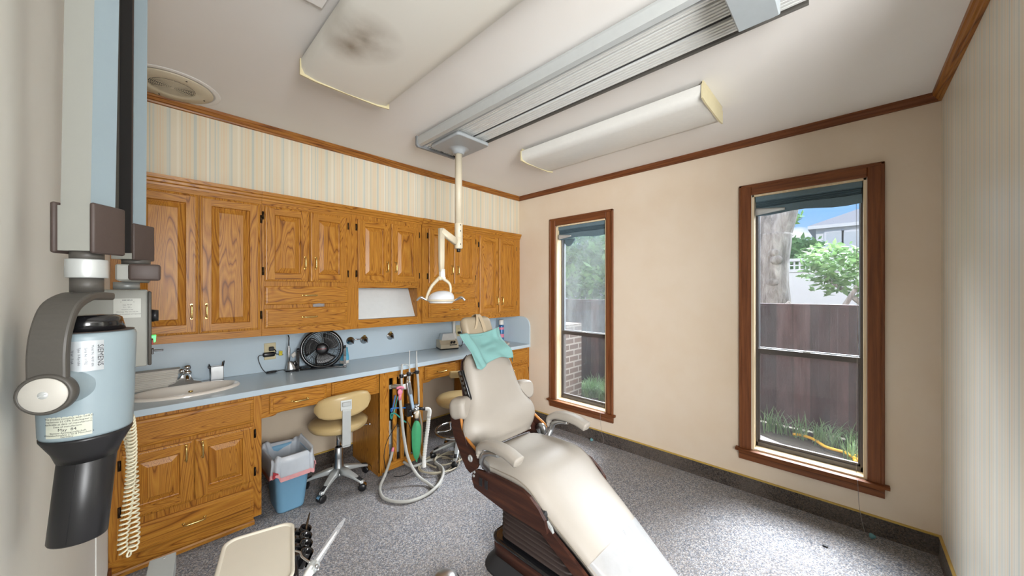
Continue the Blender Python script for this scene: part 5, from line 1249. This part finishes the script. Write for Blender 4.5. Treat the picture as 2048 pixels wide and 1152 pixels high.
# hoses
def hose(name, pts, r, mat, lab=None, n=10): return MB().tube(pts, r, n, 8).build(name, mat, t, label=lab)
hb = hose('suction_hose', [PY(800, 797, 2.42), PY(803, 830, 2.40), PY(808, 875, 2.38), PY(817, 918, 2.34), PZ(835, 950, .06), PZ(855, 966, .018), PZ(868, 975, .013), PZ(880, 968, .013), PZ(884, 950, .013), PZ(876, 930, .013), PZ(862, 920, .014), (1.45, 2.47, .03), (1.40, 2.535, .06)], .0105, M['hose'])
mp_ = MB().lathe([(0, -.008), (.02, -.008), (.025, 0), (.02, .008), (0, .008)], Matrix.Translation(PY(800, 784, 2.415))@Matrix.Rotation(R(80), 4, 'X')@Matrix.Rotation(.4, 4, 'Y'), 20); mp_.tube([PY(793, 777, 2.415), PY(800, 774, 2.415), PY(807, 776, 2.415)], .009, 8, 4); mp_.cyl(PY(800, 786, 2.415), PY(799.5, 800, 2.418), .011, .012, 12); mp_.build('pink_connector', M['pink'], t)
hose('suction_hose', [PY(785, 903, 2.50), PY(779, 925, 2.47), PY(770, 950, 2.43), PZ(760, 975, .02), PZ(766, 995, .013), PZ(790, 1003, .013), PZ(820, 1002, .013), PZ(850, 991, .013), PZ(874, 972, .034), PZ(886, 950, .034), PZ(884, 935, .03), PZ(870, 925, .03)], .0105, M['hose'])
b = MB().cyl(PY(785, 903, 2.50), PY(786.5, 900, 2.505)+Vector((0, 0, .02)), .011, .008, 12); b.build('pink_end', M['pink'], t)
c1 = PZ(874, 930, .01)
for k, (r_, dx, dy) in enumerate(((.12, 0, .0), (.145, .015, -.01), (.10, .10, -.015))):
    hose('coiled_tube', [(c1.x+dx+r_*1.15*math.cos(2*PI*j/16*1.05+k), c1.y+dy+r_*math.sin(2*PI*j/16*1.05+k), .008+.012*k+.008*math.sin(j+k)) for j in range(18)], .0062, M['hosebeige'], n=8)
hose('bag_hose', [PY(838, 822, 2.41), PY(843, 850, 2.44), PY(842, 880, 2.45), PY(839, 905, 2.45), PZ(850, 925, .012), PZ(872, 935, .012)], .0075, M['hosebeige'])
hose('gas_tube', [(1.33, 2.53, .60), PY(784, 822, 2.47), PY(782, 818, 2.45), PY(790, 816, 2.44), c0+Vector((-.07, .03, .02))], .0052, plain('blue gas tube', '#2f6fb3', .4), n=8)
hose('gas_tube', [(1.36, 2.55, .58), PY(784, 836, 2.46), PY(782, 828, 2.44), PY(790, 827, 2.43), PY(800, 835, 2.42), PY(812, 845, 2.44)], .0052, plain('green gas tube', '#2f8f82', .4), n=8)
hose('thin_cable', [PY(796, 845, 2.52), PY(775, 880, 2.44), PY(768, 915, 2.42), PZ(776, 945, .006), PZ(795, 953, .006), PZ(820, 945, .006), PZ(838, 925, .006), PY(830, 880, 2.45), PY(815, 842, 2.46)], .003, M['cable'], n=6)
# ================================================================== INSTRUMENT TRAY AND DELIVERY ARM IN THE FOREGROUND
zt = .62
far = PZ(521, 1062, zt); th = R(76)
e1 = Vector((math.sin(th), -math.cos(th), 0)); e2 = Vector((math.cos(th), math.sin(th), 0))
W_, L_ = .188, .29
oc = far-e2*(L_/2)
def TP(x, y, z): return oc+e1*x+e2*y+Vector((0, 0, z))
t = thing('instrument_tray', 'empty cream instrument tray with rounded corners at the bottom of the frame', 'tray', tuple(TP(0, 0, 0)))
rings = []
for ins, z, r in ((0, 0, .036), (-.001, .003, .037), (.002, .0045, .035), (.007, .004, .032), (.010, .0, .031), (.026, -.022, .024), (.030, -.0235, .022)):
    rings.append([TP(x, y, z) for x, y in rrect(W_-2*ins, L_-2*ins, r, 6)])
rings.append([TP(x*.02, y*.02, -.0237) for x, y in rrect(W_, L_, .03, 6)])
b = MB().loft(rings, cap=False)
rr_ = [[TP(x, y, z) for x, y in rrect(W_-2*i, L_-2*i, r, 6)] for i, z, r in ((0, 0, .036), (.001, -.003, .035), (.02, -.024, .03), (.03, -.026, .02))]; b.loft(rr_, cap=True)
b.build('tray', plain('cream tray plastic', '#e3ddcd', .35, var=.02), t)
# black instrument holders on the right edge of the tray support
t = thing('handpiece_holder', 'row of black handpiece holders along the right side of the instrument tray', 'holder', tuple(TP(.12, .05, -.06)))
b = MB().box(-.006, .006, -.12, .12, -.02, .012, .004, 0, Matrix.Translation(TP(.098, .0, -.02))@Matrix.Rotation(th-R(90), 4, 'Z')); b.build('rail', M['black'], t)
for k, y in enumerate((.085, .045, .004, -.04)):
    c = TP(.122, y, -.012)
    Mt = Matrix.Translation(c)@Matrix.Rotation(th-R(90), 4, 'Z')@Matrix.Rotation(R(24), 4, 'Y')
    b = MB().lathe([(.012, -.03), (.0165, -.028), (.0185, .012), (.0175, .016), (.014, .012), (.0125, -.03)], Mt, 20, a0=-25, a1=290); b.box(-.03, -.012, -.009, .009, -.02, .006, .003, 0, Mt); b.build('holder_cup', M['blackgl'], t)
b = MB().tube([TP(.125, .085, -.02), TP(.134, .105, .012), TP(.14, .118, .028)], [.005, .0035, .0022], 8, 3); b.build('bur_handpiece', M['bronze'], t)
# air-water syringe in a clear sleeve
s0, s1 = PZ(622, 1140, zt+.0), PZ(690, 1036, zt+.06)
t = thing('syringe', 'three-way syringe in a clear plastic sleeve pointing away from the tray', 'dental tool', tuple(s0+Vector((0, 0, -.02))))
d = (s1-s0).normalized(); sd = d.cross(Vector((0, 0, 1))).normalized(); n = sd.cross(d)
ln = (s1-s0).length
def SP(a, x, y): return s0+d*a*ln+sd*x+n*y
b = MB().tube([SP(-.25, 0, -.004), SP(-.05, 0, 0), SP(.05, 0, .002)], [.010, .012, .010], 12, 4); b.build('syringe_body', M['white'], t)
b = MB().loft([[SP(a, x, y) for x, y in rrect(.024, .02, .004, 3)] for a in (-.02, .13)], sm=False); hb = b.build('head_block', M['alum'], t)
for x in (-.006, .008): b = MB().sphere(SP(.05, .015, x), .0055, 10); b.build('button', M['chrome'], t)
b = MB().tube([SP(.09, -.012, .004), SP(.14, -.045, .01), SP(.2, -.06, .012), SP(.21, -.078, .012)], [.0035, .003, .0025, .0022], 8, 5); b.build('nozzle', M['chrome'], t)
b = MB().tube([SP(.13, 0, .002), SP(.45, 0, 0), SP(.72, 0, -.002)], [.0045, .004, .0025], 8, 3); b.build('inner_tube', M['white'], t)
rings = [[SP(a, w_*math.cos(2*PI*k/14), h_*math.sin(2*PI*k/14)) for k in range(14)] for a, w_, h_ in ((.0, .013, .011), (.15, .012, .010), (.4, .0105, .008), (.65, .0095, .006), (.85, .0085, .003), (1.0, .003, .0005))]
b = MB().loft(rings, cap=False); b.build('clear_sleeve', M['sleeve'], t)
# end of the delivery arm
t0 = PZ(326, 1113, .55); a_ = Vector((.10, .99, 0)).normalized(); s_ = Vector((.99, -.10, 0)).normalized()
t = thing('delivery_arm', 'pale grey square end of the delivery arm at the bottom left corner of the floor', 'delivery arm', tuple(t0+Vector((0, -.1, -.06))))
def DP(x, y, z): return t0+s_*x+a_*y+Vector((0, 0, z))
b = MB().loft([[DP(x, y, z) for x, z in ((-.031, -.055), (.031, -.055), (.031, -.002), (.029, 0), (-.029, 0), (-.031, -.002))] for y in (-.25, -.004, 0)], sm=False); b.build('arm', plain('pale grey enamel', '#b9c0c0', .45), t)
b = MB().lathe([(0, .001), (.004, .001), (.004, 0)], Matrix.Translation(DP(.004, -.012, 0)), 10); b.build('screw', M['alum'], t)
# ================================================================== OUTSIDE THE WINDOWS
def ground_mat():
    t = NT('garden soil'); n = t.noise(t.coord(), 18, 5, .7); t.bsdf(Base_Color=t.ramp(n, [(.3, lin('#2b2620')), (.55, lin('#423a30')), (.75, lin('#3f4a2b'))]), Roughness=.95, Normal=t.bump(n, .5, .03)); return t.mat
def bark():
    t = NT('grey bark'); n = t.noise(t.coord((9, 9, 2.2)), 1, 6, .7, .6); t.bsdf(Base_Color=t.ramp(n, [(.3, lin('#5e564f')), (.5, lin('#a19a92')), (.7, lin('#c9c4bc'))]), Roughness=.9, Normal=t.bump(n, .8, .06)); return t.mat
def fencewood():
    t = NT('weathered dark fence'); sp = t.n('ShaderNodeSeparateXYZ', {0: t.coord()})
    pl = t.math('DIVIDE', sp.outputs[1], .14); fr = t.math('FRACT', pl); idn = t.n('ShaderNodeTexWhiteNoise', {'W': t.math('FLOOR', pl)}, noise_dimensions='1D').outputs[0]
    n = t.noise(t.coord((12, 12, 2)), 1, 5, .65)
    c = t.ramp(t.math('ADD', t.math('MULTIPLY', n, .7), t.math('MULTIPLY', idn, .3)), [(.3, lin('#2e2122')), (.55, lin('#463535')), (.75, lin('#5d4a49'))])
    c = t.mix(t.ramp(fr, [(.0, G(.8)), (.05, G(0)), (.95, G(0)), (1, G(.8))]), c, lin('#2c211f'))
    t.bsdf(Base_Color=c, Roughness=.9, Normal=t.bump(n, .4, .02)); return t.mat
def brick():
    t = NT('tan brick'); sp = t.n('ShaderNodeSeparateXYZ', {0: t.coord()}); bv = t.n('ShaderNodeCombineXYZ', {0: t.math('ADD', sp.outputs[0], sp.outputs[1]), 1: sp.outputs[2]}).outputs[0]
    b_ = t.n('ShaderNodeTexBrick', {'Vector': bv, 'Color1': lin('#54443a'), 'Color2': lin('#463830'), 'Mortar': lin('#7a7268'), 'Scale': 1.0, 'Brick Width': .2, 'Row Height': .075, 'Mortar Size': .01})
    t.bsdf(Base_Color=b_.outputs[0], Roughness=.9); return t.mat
def leafm(name, c1, c2):
    t = NT(name); n = t.n('ShaderNodeTexWhiteNoise', {'Vector': t.n('ShaderNodeVectorMath', {0: t.coord((9, 9, 9))}, operation='FLOOR').outputs[0]}).outputs[0]
    n2 = t.noise(t.coord(), 14, 3, .7)
    col = t.mix(t.math('ADD', t.math('MULTIPLY', n, .35), t.math('MULTIPLY', n2, .65)), lin(c1), lin(c2))
    d = t.n('ShaderNodeBsdfPrincipled', {'Base Color': col, 'Roughness': .5}); tr = t.n('ShaderNodeBsdfTranslucent', {0: col})
    mx_ = t.n('ShaderNodeMixShader', {0: .35, 1: d.outputs[0], 2: tr.outputs[0]}); t.t.links.new(mx_.outputs[0], t.out.inputs[0]); return t.mat
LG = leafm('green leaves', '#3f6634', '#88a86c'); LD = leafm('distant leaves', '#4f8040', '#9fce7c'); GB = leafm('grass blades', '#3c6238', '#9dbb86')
b = MB().box(XO+.08, 40, -25, 30, -.3, -.02); struct('ground', b, ground_mat())
# concrete slab beside the wall
b = MB().prism([(3.06, 1.2), (3.06, -.6), (3.45, -.6), (3.72, .05), (4.05, .62), (4.12, 1.0), (4.0, 1.25)], 'z', -.02, .035)
tag(b.build('concrete_slab', plain('grey concrete', '#8b8984', .9, var=.2, scale=25)), 'grey concrete slab on the ground outside the wide window', 'slab')
# dark board fence
FXX = 4.62
t = thing('board_fence', 'weathered dark brown board fence outside both windows', 'fence', (FXX, 1, -.02))
b = MB(); y = -3.0
bm2 = MB(); k = 0
FW = fencewood()
b = MB()
while y < 7.5:
    b.box(FXX+random.uniform(-.004, .004), FXX+.022, y, y+.1395, .0, 1.245+random.uniform(-.003, .003)); y += .14
b.build('boards', FW, t)
b = MB().box(FXX-.02, FXX+.05, -3, 7.5, 1.246, 1.272); b.build('cap_rail', FW, t)
for z in (.3, .95): MB().box(FXX+.024, FXX+.06, -3, 7.5, z-.04, z+.04).build('rail', FW, t)
# brick pier beside the nearer window
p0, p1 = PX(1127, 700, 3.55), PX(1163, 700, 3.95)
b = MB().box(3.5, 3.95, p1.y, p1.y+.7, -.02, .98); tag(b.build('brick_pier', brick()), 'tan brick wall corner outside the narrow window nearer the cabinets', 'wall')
# white vinyl fence
WX = 9.2
t = thing('vinyl_fence', 'white vinyl privacy fence with a lattice top, behind the brown fence', 'fence', (WX, 0, 0))
WV = plain('white vinyl', '#e9ebee', .5, var=.02)
b = MB().box(WX, WX+.04, -6, 14, 0, 1.78).box(WX-.02, WX+.06, -6, 14, 1.78, 1.84).box(WX-.02, WX+.06, -6, 14, 2.0, 2.06); b.build('panels', WV, t)
b = MB(); y = -6
while y < 14: b.box(WX+.01, WX+.03, y, y+.03, 1.84, 2.0); y += .085
b.box(WX+.008, WX+.032, -6, 14, 1.91, 1.93); b.build('lattice', WV, t)
for k in range(9): MB().box(WX-.04, WX+.08, -6+k*2.4-.06, -6+k*2.4+.06, 0, 2.12, .01).build('post', WV, t)
# tree trunk
t = thing('forked_tree', 'thick grey forked tree trunk behind the fence in the wide window', 'tree', (7.1, 1.55, 0))
q = PX(1541, 610, 7.1); BK = bark()
b = MB().tube([(7.1, q.y, -.1), (7.1, q.y, .8), PX(1540, 570, 7.1), PX(1541, 530, 7.1), PX(1543, 490, 7.1), PX(1543, 470, 7.1)], [.46, .30, .25, .24, .26, .27], 16, 5)
b.tube([PX(1543, 490, 7.1), PX(1536, 455, 7.1), PX(1527, 420, 7.1), PX(1515, 370, 7.1), PX(1500, 300, 7.1)], [.19, .2, .18, .17, .16], 12, 5)
b.tube([PX(1546, 492, 7.1), PX(1557, 455, 7.1), PX(1567, 420, 7.1), PX(1576, 370, 7.1), PX(1590, 280, 7.1)], [.2, .2, .19, .18, .17], 12, 5)
for u, v in ((1546, 505), (1543, 565), (1551, 520)): b.sphere(PX(u, v, 6.9), .10, 10, 0, (.7, 1, .8))
b.build('trunk', BK, t)
b = MB().tube([PX(1541, 460, 7.3), PX(1548, 448, 7.4), PX(1552, 420, 7.6)], .03, 6, 3).tube([PX(1570, 612, 6.6), PX(1580, 604, 6.6)], .03, 6); b.build('branch', BK, t)
def foliage(b, c, rad, n, size, seed, shell=.45):
    rnd = random.Random(seed); c = Vector(c)
    for _ in range(n):
        d = Vector((rnd.gauss(0, 1), rnd.gauss(0, 1), rnd.gauss(0, 1))).normalized(); k = shell+(1-shell)*rnd.random()**.6
        p = c+Vector((d.x*rad[0], d.y*rad[1], d.z*rad[2]))*k*(.85+.3*rnd.random())
        s = size*(.6+.8*rnd.random()); a = Vector((rnd.gauss(0, 1), rnd.gauss(0, 1), rnd.gauss(0, .6))).normalized(); bb = a.orthogonal().normalized(); e = a.cross(bb); ph = rnd.random()*6.28; bb2 = bb*math.cos(ph)+e*math.sin(ph)
        b.add([p-a*s, p+bb2*s*.38, p+a*s, p-bb2*s*.38], [(0, 1, 2, 3)])
def tree(name, lab, cat, blobs, mat, stem, size, group=None):
    t = thing(name, lab, cat, stem[0], group)
    b = MB()
    for i, (u, v, x, rx, ry, rz, n) in enumerate(blobs): foliage(b, PX(u, v, x), (rx, ry, rz), n, size, i*7+len(lab))
    b.build('foliage', mat, t, fix=False); MB().tube(stem[1], stem[2], 8, 4).build('stem', BK, t)
tree('shrub', 'bright green shrub with bare slanting stems in front of the white vinyl fence', 'shrub', [(1655, 516, 6.3, .35, .30, .22, 300), (1692, 532, 6.3, .35, .32, .26, 260), (1634, 545, 6.2, .25, .2, .15, 110), (1718, 562, 6.2, .35, .3, .22, 160), (1662, 575, 6.2, .25, .22, .1, 60), (1722, 520, 6.4, .35, .26, .18, 150)], LG, ((6.2, -.1, 0), [PX(1735, 615, 6.1), PX(1700, 590, 6.2), PX(1650, 553, 6.25)], [.04, .03, .02]), .05)
sh = [o for o in bpy.data.objects if o.name == 'shrub'][0]
MB().tube([PX(1680, 625, 5.9), PX(1700, 595, 5.9), PX(1715, 570, 5.95)], [.03, .025, .02], 8, 4).build('stem', BK, sh)
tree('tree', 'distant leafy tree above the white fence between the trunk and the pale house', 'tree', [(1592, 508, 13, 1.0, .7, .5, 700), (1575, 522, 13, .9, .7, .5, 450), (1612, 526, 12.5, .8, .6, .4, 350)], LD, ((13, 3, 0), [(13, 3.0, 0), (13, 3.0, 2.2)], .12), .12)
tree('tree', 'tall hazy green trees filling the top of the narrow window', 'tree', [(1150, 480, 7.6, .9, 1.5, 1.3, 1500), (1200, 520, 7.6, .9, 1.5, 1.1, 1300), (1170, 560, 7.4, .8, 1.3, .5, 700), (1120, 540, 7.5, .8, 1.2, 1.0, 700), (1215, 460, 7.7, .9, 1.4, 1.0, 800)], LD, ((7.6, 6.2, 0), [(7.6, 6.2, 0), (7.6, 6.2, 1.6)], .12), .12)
# canopy of the big tree, seen between its limbs
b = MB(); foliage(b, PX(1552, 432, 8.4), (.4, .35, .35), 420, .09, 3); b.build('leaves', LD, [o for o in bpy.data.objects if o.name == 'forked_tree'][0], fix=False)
# pale house
HX = 17.0
t = thing('house', 'pale two-storey house with a grey hip roof seen through the wide window', 'house', (HX+3, -2, 0))
ya = PX(1632, 500, HX).y; yb_ = ya-9
ze = PX(1640, 452, HX).z
HW = plain('pale house paint', '#efefed', .8, var=.02)
MB().box(HX, HX+7, yb_, ya, 0, ze+.05).build('walls', HW, t)
o_ = .22
r0 = [(HX-o_, yb_-o_, ze), (HX+7+o_, yb_-o_, ze), (HX+7+o_, ya+o_, ze), (HX-o_, ya+o_, ze)]; zr = ze+1.75
r1 = [(HX+3.4, yb_+3.4, zr), (HX+3.6, yb_+3.4, zr), (HX+3.6, ya-3.4, zr), (HX+3.4, ya-3.4, zr)]
MB().loft([r0, r1], sm=False).build('roof', plain('grey shingles', '#c4c1bf', .9, var=.12, scale=40), t)
MB().box(HX-o_, HX+7+o_, yb_-o_, ya+o_, ze-.12, ze).build('eaves', HW, t)
for u in (1668, 1703):
    c = PX(u, 479, HX); w0 = MB().box(HX-.06, HX+.01, c.y-.26, c.y+.26, c.z-.42, c.z+.34).build('window', WV, t)
    MB().box(HX-.07, HX-.055, c.y-.2, c.y+.2, c.z-.35, c.z+.27).build('pane', plain('house window glass', '#d3d9dc', .7), w0)
# grass clumps and yellow hose
rnd = random.Random(5); b = MB()
def clump(x, y, n, h):
    for _ in range(n):
        a = rnd.uniform(0, 2*PI); l = h*rnd.uniform(.6, 1.15); lean = rnd.uniform(.25, .95); bx_, by_ = x+rnd.gauss(0, .025), y+rnd.gauss(0, .025)
        dx, dy = math.cos(a), math.sin(a); w_ = rnd.uniform(.0035, .006); pr = []
        for k in range(6):
            f = k/5; r_ = l*lean*f**1.5*.8; z = l*(f*1.05-.55*lean*f**2.4); ww = w_*(1-f**2)+.0004
            pr.append((Vector((bx_+dx*r_-dy*ww, by_+dy*r_+dx*ww, z-.02)), Vector((bx_+dx*r_+dy*ww, by_+dy*r_-dx*ww, z-.02))))
        vs_ = [q for p in pr for q in p]; b.add(vs_, [(2*k, 2*k+1, 2*k+3, 2*k+2) for k in range(5)])
for u, v in ((1548, 846), (1572, 856), (1596, 862), (1612, 868), (1640, 866), (1662, 878), (1700, 880), (1722, 884), (1640, 890), (1668, 898), (1712, 905), (1700, 922), (1735, 925), (1740, 890)):
    p = PZ(u, v, -.02); clump(min(p.x, 4.38), p.y, 22, .27)
for k in range(44): clump(rnd.uniform(4.05, 4.36), rnd.uniform(1.7, 2.7), 36, .29)
g = b.build('border_grass', GB, fix=False); tag(g, 'long green border grass growing along the brown fence', 'grass'); g['kind'] = 'stuff'
yp_ = [PZ(u, v, .015) for u, v in ((1586, 868), (1606, 871), (1630, 880), (1650, 893), (1672, 900), (1690, 905), (1705, 912), (1712, 925))]
b = MB().tube(yp_, .014, 8, 5).tube([PZ(1690, 905, .02), PZ(1708, 915, .03), PZ(1730, 925, .02)], .013, 8, 4).tube([PZ(1708, 913, .02), PZ(1722, 908, .03), PZ(1740, 905, .02)], .013, 8, 4)
tag(b.build('garden_hose', plain('yellow hose', '#d9ab26', .5, var=.25, scale=20)), 'yellow garden hose lying in the grass outside the wide window', 'hose')
